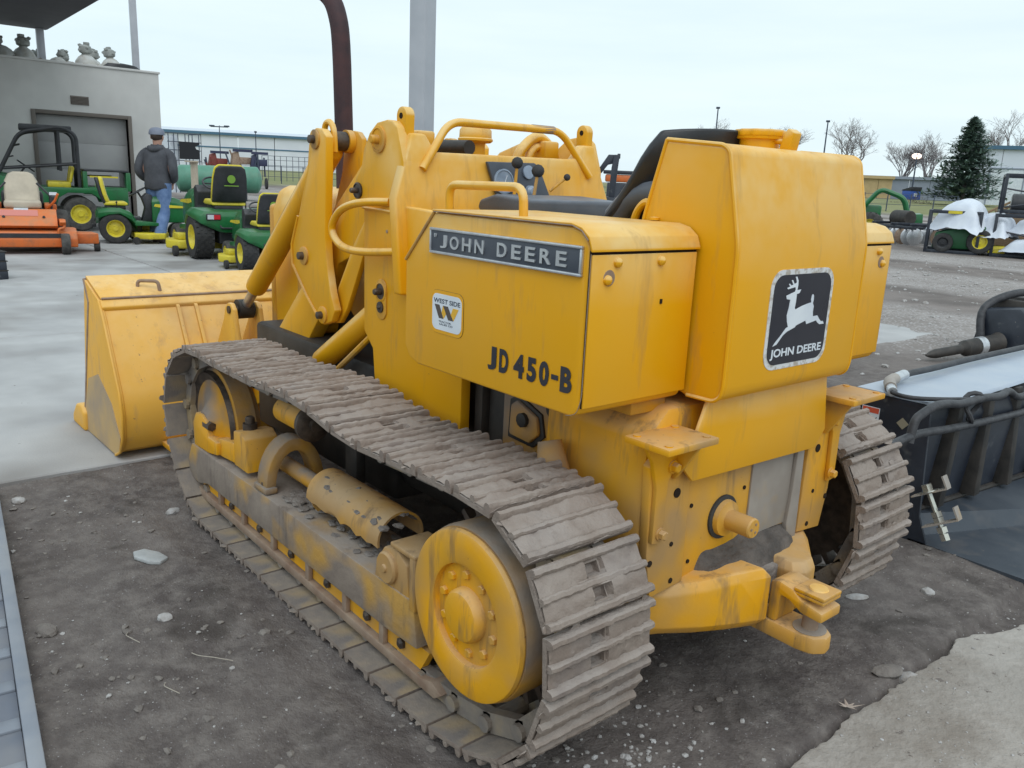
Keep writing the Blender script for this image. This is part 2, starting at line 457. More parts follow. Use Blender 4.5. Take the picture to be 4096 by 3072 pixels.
g1.add(g2.v, g2.f); g3 = scatter(300, bed, .004, .012); g1.add(g3.v, g3.f)
g4 = scatter(2600, yard, .012, .05); g1.add(g4.v, g4.f)
def padgrit():
    while True:
        x, y = rnd.uniform(-1.75, -1.02), rnd.uniform(-1.6, .6)
        if mnoise.noise(Vector((x * 3, y * 3, 1))) > rnd.uniform(-.5, .6): return x, y
g5 = scatter(700, padgrit, .0018, .007); g5.v = [(a, b, c + .036) for a, b, c in g5.v]; g1.add(g5.v, g5.f)
tag(g1.build('gravel', stone_m, None, ang=20), 'pale gravel chips strewn over the dirt yard', 'gravel', kind='stuff')
c1 = scatter(520, near_left, .004, .018, .45); c2 = scatter(260, near_back, .004, .016, .45); c1.add(c2.v, c2.f)
tag(c1.build('dirt_clods', clod_m, None, ang=20), 'small dark dirt clods scattered around the tracks', 'dirt', kind='stuff')
slate = mat('grey_slate', (.33, .34, .34), (.42, .43, .43), 14, .8, bump=.2, bsc=90)
def stone(x, y, r, sc, rot, label, m=stone_m):
    q = MB(); q.ball((0, 0, 0), r, 2, sc, .09); o = q.build('stone', m, None, ang=25)
    o.location = (x, y, ground_z(x, y) + r * sc[2] * .3); o.rotation_euler = (rnd.uniform(-.1, .1), rnd.uniform(-.1, .1), rot)
    return tag(o, label, 'stone', 'single stones on the dirt')
q = MB(); q.prism('z', [(-.055, -.03), (.0, -.042), (.06, -.03), (.07, .01), (.035, .036), (-.03, .034), (-.062, .012)], 0, .014)
o = q.build('flat_stone', slate, None, .004, 2); o.location = (.967, 1.015, ground_z(.967, 1.015) + .004); o.rotation_euler = (.06, -.05, .45)
tag(o, 'flat pale grey slab of stone lying alone on the dirt left of the track', 'stone')
stone(1.813, 1.268, .03, (1, .8, .6), .4, 'white stone near the corner of the concrete by the left edge')
stone(1.381, .80, .03, (1.1, .7, .5), 2, 'pale rock touching the front of the left track')
stone(.527, 1.106, .024, (1, .8, .7), 1, 'small rounded pale rock midway along the left track')
stone(.669, 1.399, .035, (1.2, .7, .5), .3, 'brown stone half buried beside the steel ramp', clod_m)
stone(-.659, -.835, .036, (1.2, .6, .3), .9, 'white flat stone on the dirt just behind the hitch')
stone(-.79, -1.09, .024, (1, .8, .7), .2, 'white pebble on the bare dirt near the black bucket')
stone(-1.0, -.515, .042, (1, .8, .7), .2, 'white crumbling lump at the broken edge of the rear concrete pad')
stone(-.95, -.47, .04, (1.3, .7, .5), 1.2, 'brown dirt crusted stone at the broken edge of the rear concrete pad', clod_m)
# dead leaf by the pad and dry grass stems
leaf_m = mat('dry_leaf', (.50, .42, .36), (.40, .32, .27), 40, .8)
q = MB()
lobes = []
for k in range(14):
    a = 2 * math.pi * k / 14; rr = .030 if k % 2 else .012
    if k == 7: rr = .044
    lobes.append((rr * math.cos(a), rr * math.sin(a), .004 + .010 * (k % 2) * abs(math.sin(a * 1.5))))
q.add([(0, 0, .003)] + lobes, [(0, 1 + k, 1 + (k + 1) % 14) for k in range(14)])
o = q.build('dead_leaf', leaf_m); o.location = (-.971, -.204, ground_z(-.971, -.204) + .008); o.rotation_euler = (.2, .1, .6)
tag(o, 'pale curled dead leaf on the dark dirt beside the rear concrete pad', 'leaf')
stem_m = mat('dry_grass_stem', (.36, .32, .27), None, rough=.8)
for (x, y, a, l, lb) in ((.19, 1.03, .7, .13, 'bent dry grass stem on the dirt beside the middle of the left track'), (.42, 1.21, .25, .075, 'short pale straw on the dirt left of the bent grass stem'), (.12, 1.2, .3, .07, 'forked bit of straw next to a brown leaf left of the track')):
    q = MB(); q.tube(spline([(0, 0, .004), (l * .4, .012, .014), (l * .75, .008, .010), (l, -.008, .004)], 4), .0014, 5)
    o = q.build('grass_stem', stem_m); o.location = (x, y, ground_z(x, y) + .004); o.rotation_euler = (0, 0, a)
    tag(o, lb, 'straw')
# ================================================================== crawler loader (x forward, y to its left)
LD = thing('crawler_loader', (0, 0, 0), 0, 'yellow crawler loader with muddy steel tracks seen from its rear left', 'loader')
YO, YI = .774, .464
YC = (YO + YI) / 2
def both(fn):
    for s in (1, -1): fn(s)
def yr(s, a, b): return (a, b) if s > 0 else (-b, -a)
# ------------------------------------------------------------------ tracks
tp = [(1.16, .024), (.9, .022), (.4, .02), (-.1, .022), (-.36, .026), (-.5, .042), (-.62, .078), (-.712, .135), (-.768, .22), (-.798, .31), (-.806, .39), (-.797, .46), (-.776, .53), (-.738, .585),
      (-.69, .632), (-.62, .666), (-.52, .68), (-.3, .678), (-.03, .666), (.11, .676), (.28, .70), (.42, .704), (.54, .698), (.69, .69), (.95, .688), (1.08, .692), (1.19, .69), (1.3, .665), (1.40, .61),
      (1.468, .53), (1.503, .42), (1.48, .28), (1.40, .15), (1.28, .06)]
dense = [Vector((p.x, p.y)) for p in spline([(x, z, 0) for x, z in tp], 14, True)]
cum = [0]
for i in range(len(dense)): cum.append(cum[-1] + (dense[(i + 1) % len(dense)] - dense[i]).length)
TL = cum[-1]; NS = round(TL / .14); PIT = TL / NS
def on_path(s):
    s %= TL
    lo = 0
    for i in range(len(dense)):
        if cum[i + 1] >= s: lo = i; break
    t = (s - cum[lo]) / (cum[lo + 1] - cum[lo]); a = dense[lo]; b = dense[(lo + 1) % len(dense)]
    return a.lerp(b, t), (b - a).normalized()
def shoe_mesh(k, filled=False):
    """local x along the path, y across, +z outwards (ground side)"""
    r = random.Random(k); m = MB(); hw = (YO - YI) / 2; L2 = PIT / 2 - .005
    for y0, y1, xs in ((-hw, -.028, None), (.012, hw, None), (-.028, .012, 1)):
        if xs is None: m.box(-L2, L2, y0, y1, -.012, 0)
        else:
            m.box(-L2, -.040, y0, y1, -.012, 0); m.box(-.012, .012, y0, y1, -.012, 0); m.box(.040, L2, y0, y1, -.012, 0)
    # three worn grouser bars with caked mud, each a ragged strip
    for xc, w, h in ((-L2 + .011, .011, .017), (-.002, .009, .0135), (L2 - .011, .011, .017)):
        n = 26; rings = []
        for i in range(n + 1):
            y = -hw + 2 * hw * i / n
            e = r.uniform(-.0013, .0013); e2 = r.uniform(-.0022, .0012); hh = h + e2
            rings.append([(xc - w + e, y, -.001), (xc - w * .8 + e, y, hh * .7), (xc - w * .42 + e, y, hh), (xc + w * .42 + e, y, hh), (xc + w * .8 + e, y, hh * .7), (xc + w + e, y, -.001)])
        m.loft(rings)
    if 1:            # dried mud packed between the bars
        nx, nyy = 14, 34
        grid = [(-L2 + 2 * L2 * i / nx, -hw + .002 + (2 * hw - .004) * j / nyy) for i in range(nx + 1) for j in range(nyy + 1)]
        fl_ = .0065 if filled else .001
        zz = [(fl_ + .009 * mnoise.noise(Vector((x * 22 + k, y * 9, k))) + .006 * mnoise.noise(Vector((x * 60, y * 50, k)))) * (.35 + .65 * min(1, (hw - abs(y)) / .03)) - (.03 if abs(y + .008) < .021 and abs(abs(x) - .026) < .015 and (k % 2 or not filled) else 0) for x, y in grid]
        m.add([(x, y, z) for (x, y), z in zip(grid, zz)], [(i * (nyy + 1) + j, (i + 1) * (nyy + 1) + j, (i + 1) * (nyy + 1) + j + 1, i * (nyy + 1) + j + 1) for i in range(nx) for j in range(nyy)])
    # lumps of dried mud on the plate
    for i in range(22):
        y = r.uniform(-hw, hw); x = r.uniform(-L2, L2)
        if abs(y + .008) < .04: continue
        q = r.uniform(.006, .017)
        m.ball((x, y, .0), q, 1, (1, r.uniform(1, 2.2), .22), .25)
    me = m.mesh('track_shoe', shoe_m, 0, ang=30)
    me.materials.append(shoe_in)
    for p in me.polygons:          # inner side of the plate is scuffed bare steel
        if p.normal.z < -.7: p.material_index = 1
    return me
shoes = [shoe_mesh(11 + k) for k in range(4)]; shoes_f = [shoe_mesh(31 + k, True) for k in range(6)]
bolt_me = MB().lathe((0, 0, 0), 'z', [(.009, -.018), (.009, -.012)], 6).mesh('shoe_bolt', greasy)
def tracks(s):
    ch = MB(); yc = YC * s
    for k in range(NS):
        p, t = on_path(k * PIT); nrm = Vector((-t.y, t.x))       # outward normal
        q, t2 = on_path((k + .5) * PIT)
        a = Vector((p.x, 0, p.y)); b, _ = on_path((k + 1) * PIT); b = Vector((b.x, 0, b.y))
        n3 = Vector((nrm.x, 0, nrm.y))
        for yy, wd in ((.058, .014), (-.058, .014)):
            A = a - n3 * .04; pb, tb = on_path((k + 1) * PIT); nb = Vector((-tb.y, 0, tb.x)); B = b - nb * .04
            d = (B - A).normalized(); up = n3
            vs = []
            for P0 in (A - d * .012, B + d * .012):
                for u in (-.026, .026):
                    for w_ in (-wd, wd):
                        v = P0 + up * u; vs.append((v.x, yc + (yy + w_) , v.z))
            ch.add(vs, [(0, 1, 3, 2), (4, 6, 7, 5), (0, 4, 5, 1), (2, 3, 7, 6), (0, 2, 6, 4), (1, 5, 7, 3)])
        P0 = a - n3 * .04
        ch.cyl((P0.x, yc - .085, P0.z), (P0.x, yc + .085, P0.z), .021, None, 10)
    chain = ch.build('track_chain', shoe_in, LD, 0)
    chain['label'] = 'track chain with pins and links under the ' + ('left' if s > 0 else 'right') + ' shoes'
    for k in range(NS):
        q, t2 = on_path((k + .5) * PIT); nn = Vector((-t2.y, t2.x))
        top = q.y > (.50 if s > 0 else .62)
        o = link('track_shoe', shoes_f[(k * 7 + (3 if s < 0 else 0)) % 6] if top else shoes[(k * 3 + (1 if s < 0 else 0)) % 4], chain)
        _, ta = on_path(k * PIT); _, tb2 = on_path((k + 1) * PIT)
        if ta.dot(tb2) < .995:      # shoes on the curves follow the chain
            me = o.data.copy(); o.data = me; fl = -1 if k % 2 else 1
            for v in me.vertices:
                X, Z_ = v.co.x * fl, v.co.z
                p2, t3 = on_path((k + .5) * PIT + X); n3_ = Vector((-t3.y, t3.x)); pb_ = p2 + n3_ * Z_
                dv_ = pb_ - q; lx = dv_.dot(t2); lz = dv_.dot(nn)
                v.co.x = (X * .35 + lx * .65) * fl; v.co.z = Z_ * .35 + lz * .65
        M = Matrix(((t2.x, 0, nn.x, q.x), (0, 1, 0, yc), (t2.y, 0, nn.y, q.y), (0, 0, 0, 1)))
        if k % 2: M = M @ Matrix.Rotation(math.pi, 4, 'Z')
        o.matrix_local = M
both(tracks)
# ------------------------------------------------------------------ undercarriage
def under(s):
    sd = 'left' if s > 0 else 'right'
    m = MB(); m.prism('y', [(-.26, .16), (-.24, .286), (1.36, .275), (1.405, .20), (1.40, .13), (1.30, .125), (1.2, .15), (-.1, .15)], *yr(s, .52, .72))
    fr = m.build('track_frame', frame_m0, LD, .006)
    m = MB(); m.prism('y', [(1.40, .10), (1.39, .115), (1.28, .095), (-.27, .080), (-.32, .095), (-.36, .075), (-.33, .052), (1.3, .066), (1.39, .088)], *yr(s, .655, .712))
    m.build('rock_guard', rusty, fr, .003)
    m = MB(); m.prism('y', [(1.34, .149), (1.32, .10), (-.24, .083), (-.28, .149)], *yr(s, .670, .692)); m.build('guard_plate', yelw, fr)
    for x in (1.12, .9, .65, .39, .15, -.06):
        m = MB(); y0, y1 = yr(s, .6925, .709); m.box(x - .018, x + .006, y0, y1, .080, .149); m.build('guard_rib', rusty, fr, .003)
    for x in (1.02, .77, .52, .27, .03, -.15):
        m = MB(); m.lathe((x, YC * s, .135), 'y', [(.062, -.11), (.075, -.10), (.075, -.08), (.058, -.075), (.058, -.02), (.075, -.015), (.075, .0), (.062, .003)] if s > 0 else [(.062, -.003), (.075, 0), (.075, .015), (.058, .02), (.058, .075), (.075, .08), (.075, .10), (.062, .11)], 18)
        m.build('track_roller', gmud, fr)
        m = MB(); m.lathe((x, (.700) * s, .118), 'y', [(.017, -.009 * s), (.017, .0), (.008, .006 * s)], 6); m.build('roller_bolt', greasy, fr)
    # heap of dried mud lying on the frame
    m = MB(); rr = random.Random(4)
    for k in range(110):
        x = rr.uniform(-.2, .62); y = rr.gauss(.615, .05); 
        if not .53 < y < .70: continue
        m.ball((x, y * s, .283 + rr.uniform(0, .008)), rr.uniform(.008, .026), 1, (1.3, 1, .3), .2)
    for k in range(60):
        x = rr.uniform(-.05, .42); a = rr.uniform(-.9, .9)
        m.ball((x, (.60 + .075 * math.sin(a) * 1.0) * s, .34 + .075 * math.cos(a)), rr.uniform(.006, .018), 1, (1.4, 1, .5), .25)
    m.build('mud_heap', gmud, fr, ang=25)['kind'] = 'stuff'
    # final drive drum and cover
    cx, cz = -.522, .397
    m = MB(); m.lathe((cx, 0, cz), 'y', [(.17, .64 * s), (.203, .65 * s), (.206, .74 * s), (.202, .756 * s), (.12, .756 * s)], 56)
    fd = m.build('final_drive_drum', yeld, LD)
    m = MB(); m.lathe((cx, 0, cz), 'y', [(.198, .757 * s), (.2, .762 * s), (.197, .772 * s), (.19, .7745 * s), (.128, .7745 * s), (.120, .771 * s), (.117, .752 * s), (.070, .750 * s), (.064, .756 * s), (.062, .776 * s), (.056, .784 * s), (.048, .7865 * s), (.0, .788 * s)], 64)
    m.build('drive_cover', yelw if s > 0 else yeld, fd)
    for k in range(10):
        a = 2 * math.pi * (k + .35) / 10; x, z = cx + .094 * math.cos(a), cz + .094 * math.sin(a)
        m = MB(); m.lathe((x, .751 * s, z), 'y', [(.017, 0), (.017, .003 * s)], 14); m.lathe((x, .754 * s, z), 'y', [(.0115, 0), (.0115, .010 * s), (.009, .012 * s)], 6)
        m.build('cover_bolt', yelw, fd)
    # sprocket
    m = MB(); pts = []
    for k in range(26):
        a0 = 2 * math.pi * k / 26
        for da, rr_ in ((-.05, .21), (-.03, .245), (.03, .245), (.05, .21)): pts.append((cx + rr_ * math.cos(a0 + da), cz + rr_ * math.sin(a0 + da)))
    m.prism('y', pts, *yr(s, YC - .025, YC + .025)); m.build('drive_sprocket', greasy, LD)
    # front idler
    ix, iz = 1.255, .372
    m = MB(); m.lathe((ix, YC * s, iz), 'y', [(.06, -.10), (.10, -.05), (.17, -.045), (.205, -.06), (.21, -.04), (.225, -.036), (.225, .036), (.21, .04), (.205, .06), (.175, .045), (.10, .05), (.07, .07), (.055, .085), (.0, .09)], 48)
    idl = m.build('front_idler', yeld, LD)
    m = MB(); m.lathe((ix, YC * s, iz), 'y', [(.176, .0462 * s), (.2058, .0612 * s), (.2125, .042 * s)], 48, False); m.build('idler_rim', greasy, idl)
    m = MB(); y0, y1 = yr(s, .655, .715)
    m.prism('y', [(1.34, .275), (1.345, .37), (1.31, .415), (1.25, .42), (1.20, .40), (1.19, .345), (1.10, .345), (1.10, .295), (1.19, .28)], y0, y1)
    yk = m.build('idler_bearing_block', yeld if s < 0 else yelw, LD, .006)
    m = MB(); m.prism('y', [(1.16, .285), (1.13, .355), (.92, .385), (.92, .305)], *yr(s, .645, .70)); m.prism('y', [(.96, .30), (.96, .43), (.90, .44), (.86, .42), (.84, .30)], *yr(s, .58, .705))
    m.build('idler_yoke', yelw, LD, .006)
    m = MB(); m.lathe((.925, .655 * s, .43), 'z', [(.026, 0), (.026, .03), (.017, .03), (.017, .05), (.012, .055)], 14); m.build('yoke_bolt', greasy, LD)
    m = MB(); m.lathe((1.21, .70 * s, .385), 'x', [(.018, -.03), (.018, .03)], 6); m.build('block_bolt', greasy, yk)
    # arch bracket over the recoil rod
    m = MB(); pl = []
    for k in range(17): a = math.pi * k / 16; pl.append((.605 * s + .108 * math.cos(a), .30 + .165 * math.sin(a)))
    for k in range(17): a = math.pi * (16 - k) / 16; pl.append((.605 * s + .070 * math.cos(a), .30 + .118 * math.sin(a)))
    m.prism('x', pl, .665, .745); y0, y1 = yr(s, .675, .722); m.box(.655, .755, y0, y1, .282, .305)
    ar = m.build('arch_bracket', yeld, LD, .008)
    m = MB(); m.lathe((.70, .698 * s, .303), 'z', [(.016, 0), (.016, .012), (.009, .018)], 10); m.build('bracket_bolt', greasy, ar)
    m = MB(); m.cyl((.80, .60 * s, .345), (.40, .60 * s, .345), .027, None, 16); m.build('recoil_rod', yeld, LD)
    # recoil cylinder shell
    m = MB(); rings = []; rr = random.Random(3)
    for k in range(15):
        x = .44 - k * .031; ring = []
        for i in range(17):
            a = R(-100 + 200 * i / 16)
            if i == 16 and s > 0 or i == 0 and s < 0: a += rr.uniform(-.18, .12)
            rad = .078
            ring.append((x, .60 * s + rad * math.sin(a), .345 + rad * math.cos(a)))
        for i in range(16, -1, -1):
            a = R(-100 + 200 * i / 16); ring.append((x, .60 * s + .071 * math.sin(a), .345 + .071 * math.cos(a)))
        rings.append(ring)
    m.loft(rings); m.lathe((.42, .60 * s, .345), 'x', [(.071, 0), (.071, .006), (.0, .007)], 24); m.build('recoil_cylinder', yelw, LD, ang=40)
    # rear frame boss with plug
    m = MB(); m.prism('y', [(-.04, .27), (-.05, .33), (-.09, .385), (-.15, .40), (-.20, .37), (-.215, .27)], *yr(s, .655, .715)); y0, y1 = yr(s, .60, .722); m.box(-.25, -.222, y0, y1, .26, .41); m.box(-.25, -.13, y0, y1, .402, .417)
    bo = m.build('pivot_bracket', yelw, LD, .005)
    m = MB(); m.lathe((-.115, .715 * s, .335), 'y', [(.045, 0), (.045, .008 * s), (.040, .014 * s), (.012, .014 * s), (.010, .020 * s), (0, .021 * s)], 26); m.build('pivot_plug', yelw, bo)
    # carrier roller under the upper run
    m = MB(); m.lathe((.70, .63 * s, .565), 'x', [(.036, 0), (.042, -.01), (.042, -.20)], 22); rl = m.build('carrier_roller', yelw, LD)
    m = MB(); m.lathe((.50, .63 * s, .567), 'x', [(.046, 0), (.060, -.006), (.060, -.022), (.045, -.03), (.022, -.031), (.020, -.048), (0, -.05)], 24); m.build('roller_flange', greasy, rl)
    m = MB(); y0, y1 = yr(s, .43, .47); m.box(.49, .57, y0, y1, .28, .57); m.build('roller_post', dark, LD, .01)
both(under)
# ------------------------------------------------------------------ main body under the boxes
m = MB(); m.prism('x', [(-.30, .30), (.30, .30), (.34, .40), (.34, .80), (-.34, .80), (-.34, .40)], -.30, .46)
m.build('main_case', dark, LD, .02)
m = MB(); m.box(.46, 1.62, -.33, .33, .24, .70); m.build('front_frame', dark, LD, .02)
m = MB(); m.prism('x', [(-.40, .42), (.40, .42), (.405, .60), (.40, .80), (.33, .86), (-.33, .86), (-.40, .80), (-.405, .60)], -.70, -.36)
hs = m.build('final_drive_housing', yelw, LD, .015)
def sides(s):
    # transmission side with inspection cover, visible through the gap below the box
    m = MB(); m.prism('y', [(-.13, .62), (-.13, .87), (-.40, .87), (-.40, .60)], *yr(s, .335, .355)); cs = m.build('transmission_side', yeld, LD, .01)
    m = MB(); m.prism('y', [(-.165, .655), (-.17, .765), (-.205, .785), (-.30, .75), (-.315, .69), (-.27, .65)], *yr(s, .352, .362)); m.build('cover_gasket', dark, cs, .002)
    m = MB(); m.prism('y', [(-.18, .668), (-.184, .755), (-.21, .772), (-.292, .742), (-.302, .695), (-.265, .662)], *yr(s, .358, .374)); m.build('inspection_cover', yeld, cs, .008)
    m = MB(); m.lathe((-.245, .374 * s, .725), 'y', [(.02, 0), (.02, .012 * s), (.013, .014 * s)], 10); m.build('cover_bolt', dark, cs)
    m = MB(); m.lathe((-.345, .356 * s, .775), 'y', [(.024, 0), (.024, .01 * s)], 18); m.build('case_plug', dark, cs)
    m = MB(); m.prism('y', [(-.02, .62), (-.02, .90), (-.055, .90), (-.055, .62)], *yr(s, .34, .37)); m.build('side_post', dark, LD, .004)
    m = MB(); m.tube([(-.43, .45 * s, .73), (-.455, .455 * s, .66), (-.46, .46 * s, .62)], [.03, .042, .05], 14); m.build('brake_housing', yeld, LD)
    m = MB(); m.box(-.66, -.40, *yr(s, .30, .42), .845, .875); m.build('box_support', yeld, LD, .005)
    # rear flange with dark discs for bolt holes
    m = MB(); m.prism('x', [(.255 * s, .415), (.375 * s, .405), (.40 * s, .52), (.412 * s, .74), (.34 * s, .80), (.262 * s, .70)], -.725, -.70)
    fl = m.build('rear_flange', yelw, LD, .004)
    for y, z, r in ((.309, .658, .012), (.313, .529, .006), (.387, .498, .008), (.303, .431, .007)):
        q = MB(); q.lathe((-.7245, y * s, z), 'x', [(r, 0), (r, -.0025), (r * .8, -.003)], 16); q.build('bolt_hole_disc', hole_m, fl)
    # step plate and its bracket
    m = MB(); m.box(-.818, -.690, *yr(s, .297, .470), .801, .817); st = m.build('step_plate', yelw, LD, .003)
    for x in (-.80, -.71):
        for y in (.32, .45):
            q = MB(); q.lathe((x, y * s, .817), 'z', [(.009, 0), (.009, .003)], 12); q.build('rivet', yelw, st)
    m = MB(); m.prism('y', [(-.80, .80), (-.735, .70), (-.725, .70), (-.70, .80)], *yr(s, .325, .337)); m.prism('x', [(.335 * s, .80), (.45 * s, .80), (.42 * s, .755), (.40 * s, .69), (.40 * s, .555), (.368 * s, .55), (.36 * s, .7), (.337 * s, .74)], -.738, -.7255)
    m.build('step_bracket', yelw, st, .002)
    for y, z in ((.350, .735), (.375, .575)):
        q = MB(); q.lathe((-.738, y * s, z), 'x', [(.016, 0), (.016, -.004)], 14); q.lathe((-.742, y * s, z), 'x', [(.012, 0), (.012, -.012), (.009, -.014)], 6); q.build('bracket_bolt', yelw, st)
both(sides)
# rear plate, cover plate, PTO stub
m = MB(); m.box(-.712, -.695, -.255, .255, .40, .72); rp = m.build('rear_cover_plate', yelw, LD, .003)
m = MB(); m.box(-.718, -.711, -.20, -.01, .46, .70); m.build('bare_plate', grey_st, rp, .002)
m = MB(); m.prism('x', [(-.205, .40), (-.19, .46), (-.20, .56), (-.205, .72), (-.235, .72), (-.245, .40)], -.728, -.712); m.build('bare_strip', grey_st, rp, .002)
for y, z in ((.232, .604), (.225, .455), (.014, .605), (-.10, .43)):
    q = MB(); q.lathe((-.712, y, z), 'x', [(.0055, 0), (.0055, -.003)], 10); q.build('bolt_hole_disc', hole_m, rp)
m = MB(); m.lathe((-.712, .10, .545), 'x', [(.058, 0), (.058, -.006), (.052, -.008)], 32); m.build('shaft_seal', rub, rp)
m = MB(); m.lathe((-.72, .10, .545), 'x', [(.048, 0), (.046, -.012), (.032, -.014), (.026, -.018), (.026, -.085), (.023, -.089), (0, -.09)], 28); m.build('drive_shaft_stub', yelw, LD)
for k in range(3):
    a = 2 * math.pi * k / 3
    q = MB(); q.lathe((-.809, .10 + .012 * math.cos(a), .545 + .012 * math.sin(a)), 'x', [(.0035, 0), (.0035, -.002)], 8); q.build('shaft_bolt', rusty, rp)
# skirt panel under the tank
m = MB(); m.prism('x', [(-.255, .895), (.255, .895), (.325, .725), (.29, .69), (-.24, .678), (-.285, .725)], -.752, -.742)
m.build('skirt_panel', yel, LD, .003)
# counterweight with two lobes and a dirty slot
cw = MB()
def lobe(pl, z0):
    n = len(pl); cxm = sum(p[0] for p in pl) / n; cym = sum(p[1] for p in pl) / n
    r0 = [(p[0] + (.03 if p[0] < -.72 else 0), cym + (p[1] - cym) * .95, z0) for p in pl]
    r1 = [(p[0], p[1], z0 + .03) for p in pl]; r2 = [(p[0], p[1], p[2] - .022) for p in pl]; r3 = [(p[0] + (.016 if p[0] < -.72 else 0), cym + (p[1] - cym) * .90, p[2]) for p in pl]
    cw.loft([r0, r1, r2, r3])
lobe([(-.62, .385, .405), (-.665, .385, .405), (-.73, .30, .41), (-.775, .225, .42), (-.815, .14, .435), (-.848, .055, .442), (-.62, .055, .43)], .272)
lobe([(-.62, -.05, .42), (-.845, -.05, .418), (-.862, -.09, .415), (-.852, -.145, .412), (-.81, -.20, .41), (-.74, -.30, .408), (-.665, -.385, .405), (-.62, -.385, .405)], .272)
cwo = cw.build('counterweight', yelw, LD, .005, 2, 16)
m = MB(); m.box(-.80, -.60, -.055, .06, .272, .405); m.build('slot_filler', gmud, cwo, .006)
m = MB(); nx, nyy = 18, 60; vs = []
for i_ in range(nx + 1):
    for j_ in range(nyy + 1):
        u = i_ / nx; y = -.245 + .47 * j_ / nyy; w_ = (.085 if abs(y) < .15 else .085 - .5 * (abs(y) - .15)) + .018 * mnoise.noise(Vector((y * 9, 1, 0))); x = -.709 - w_ * u
        base = .446 - .10 * abs(y + .01); edge = smooth(0, .12, min(j_, nyy - j_) / nyy)
        z = base + (.030 * (1 - u) ** 2.4 * (1 + .45 * mnoise.noise(Vector((y * 9, u * 2, 4)))) + .005 * mnoise.noise(Vector((x * 60, y * 40, 2)))) * edge - .05 * smooth(.55, 1, u) - .05 * (1 - edge)
        vs.append((x, y, z))
m.add(vs, [(i_ * (nyy + 1) + j_, (i_ + 1) * (nyy + 1) + j_, (i_ + 1) * (nyy + 1) + j_ + 1, i_ * (nyy + 1) + j_ + 1) for i_ in range(nx) for j_ in range(nyy)])
m.build('mud_fillet', grime_m, cwo, ang=60)
# drawbar: two jaws, pin with square plate
m = MB(); m.prism('z', [(-.60, -.045), (-.88, -.05), (-.955, -.045), (-.985, -.02), (-.99, .01), (-.97, .04), (-.93, .05), (-.60, .045)], .255, .300)
db = m.build('drawbar', yelw, LD, .008)
m = MB(); m.lathe((-.935, 0, .3005), 'z', [(.041, 0), (.041, .0025), (.026, .0025)], 26); m.build('jaw_wear_ring', grey_st, db)
m = MB(); m.prism('y', [(-.84, .30), (-.84, .405), (-.862, .412), (-.90, .405), (-.925, .385), (-.985, .373), (-.985, .347), (-.93, .352), (-.895, .372), (-.87, .376), (-.865, .30)], -.045, .045); m.build('upper_jaw', yelw, db, .006)
m = MB(); m.lathe((-.935, 0, .24), 'z', [(.02, 0), (.02, .155)], 18); m.build('hitch_pin', rusty, LD)
m = MB(); pp = rrect(.082, .082, .004); m.prism('z', [(-.942 + a, b) for a, b in pp], .392, .401); m.prism('z', [(-.944 + a, .002 + b) for a, b in pp], .403, .412); pt = m.build('pin_plate', yelw, LD, .002)
m = MB(); m.lathe((-.945, .0, .412), 'z', [(.024, 0), (.022, .003), (0, .004)], 20); m.build('pin_cap', yel, pt)
# ------------------------------------------------------------------ side boxes
def side_box(s):
    sd = 'left' if s > 0 else 'right'
    pl = [(-.03, 1.14), (-.155, 1.268), (-.64, 1.268), (-.664, 1.262), (-.684, 1.247), (-.692, 1.228), (-.695, .905), (-.685, .885), (-.665, .876), (-.09, .876), (-.05, .89), (-.03, .92)]
    m = MB(); m.prism('y', pl, *yr(s, .29, .619)); b = m.build('side_box', yel, LD, .006, 3)
    # lid: folded sheet over top and rear with its shadow gap
    lid = [(-.150, 1.271), (-.640, 1.2715), (-.668, 1.2645), (-.690, 1.248), (-.699, 1.226), (-.7005, 1.222), (-.704, 1.222), (-.7035, 1.228), (-.694, 1.2515), (-.671, 1.2685), (-.641, 1.2755), (-.150, 1.2755)]
    m = MB(); m.prism('y', lid, *yr(s, .282, .6225)); m.build('box_lid', yel, b, .0012, 2)
    m = MB(); m.tube([(-.158, .6232 * s, 1.2705), (-.645, .6232 * s, 1.2705), (-.672, .6232 * s, 1.262), (-.692, .6232 * s, 1.244)], .0016, 6); m.build('lid_edge_grime', rusty, b)
    m = MB(); m.box(-.7005, -.696, *yr(s, .288, .617), .9, 1.216); m.build('rear_panel', yel, b, .0015, 2)
    m = MB(); m.box(-.6962, -.694, *yr(s, .286, .6192), .9, 1.224); m.build('seam_shadow_strip', hole_m, b)
    m = MB(); pts = rpath([(-.698, .6195 * s, 1.218), (-.698, .6205 * s, .92), (-.685, .6205 * s, .885), (-.655, .6205 * s, .8765)], .03, 5); m.tube(pts, .0009, 6); m.build('panel_seam', rusty, b)
    # folded front edge strip along the slanted front
    m = MB(); m.tube([(-.032, .620 * s, 1.142), (-.157, .620 * s, 1.270)], .004, 8); m.build('edge_strip', yelw if s > 0 else yel, b)
    for y, z, r in ((.545, 1.20, .011), (.41, 1.20, .011), (.572, 1.165, .011)):
        q = MB(); q.lathe((-.7005, y * s, z), 'x', [(r, 0), (r * .9, -.006), (r * .5, -.010), (0, -.011)], 14); q.build('round_bolt', yel, b)
    q = MB(); q.lathe((-.7004, .566 * s, 1.169), 'x', [(.017, 0), (.016, -.0012)], 16); q.build('rust_ring', rusty, b)
    q = MB(); q.box(-.7025, -.6995, *yr(s, .395, .402), 1.107, 1.117); q.build('latch_hole_patch', hole_m, b)
    m = MB(); m.tube(rpath([(-.136, .56 * s, 1.27), (-.134, .56 * s, 1.335), (-.415, .56 * s, 1.338), (-.42, .56 * s, 1.27)], .035), .0105, 12); m.build('grab_rail', yel, LD)
    return b
bl = side_box(1); br = side_box(-1)
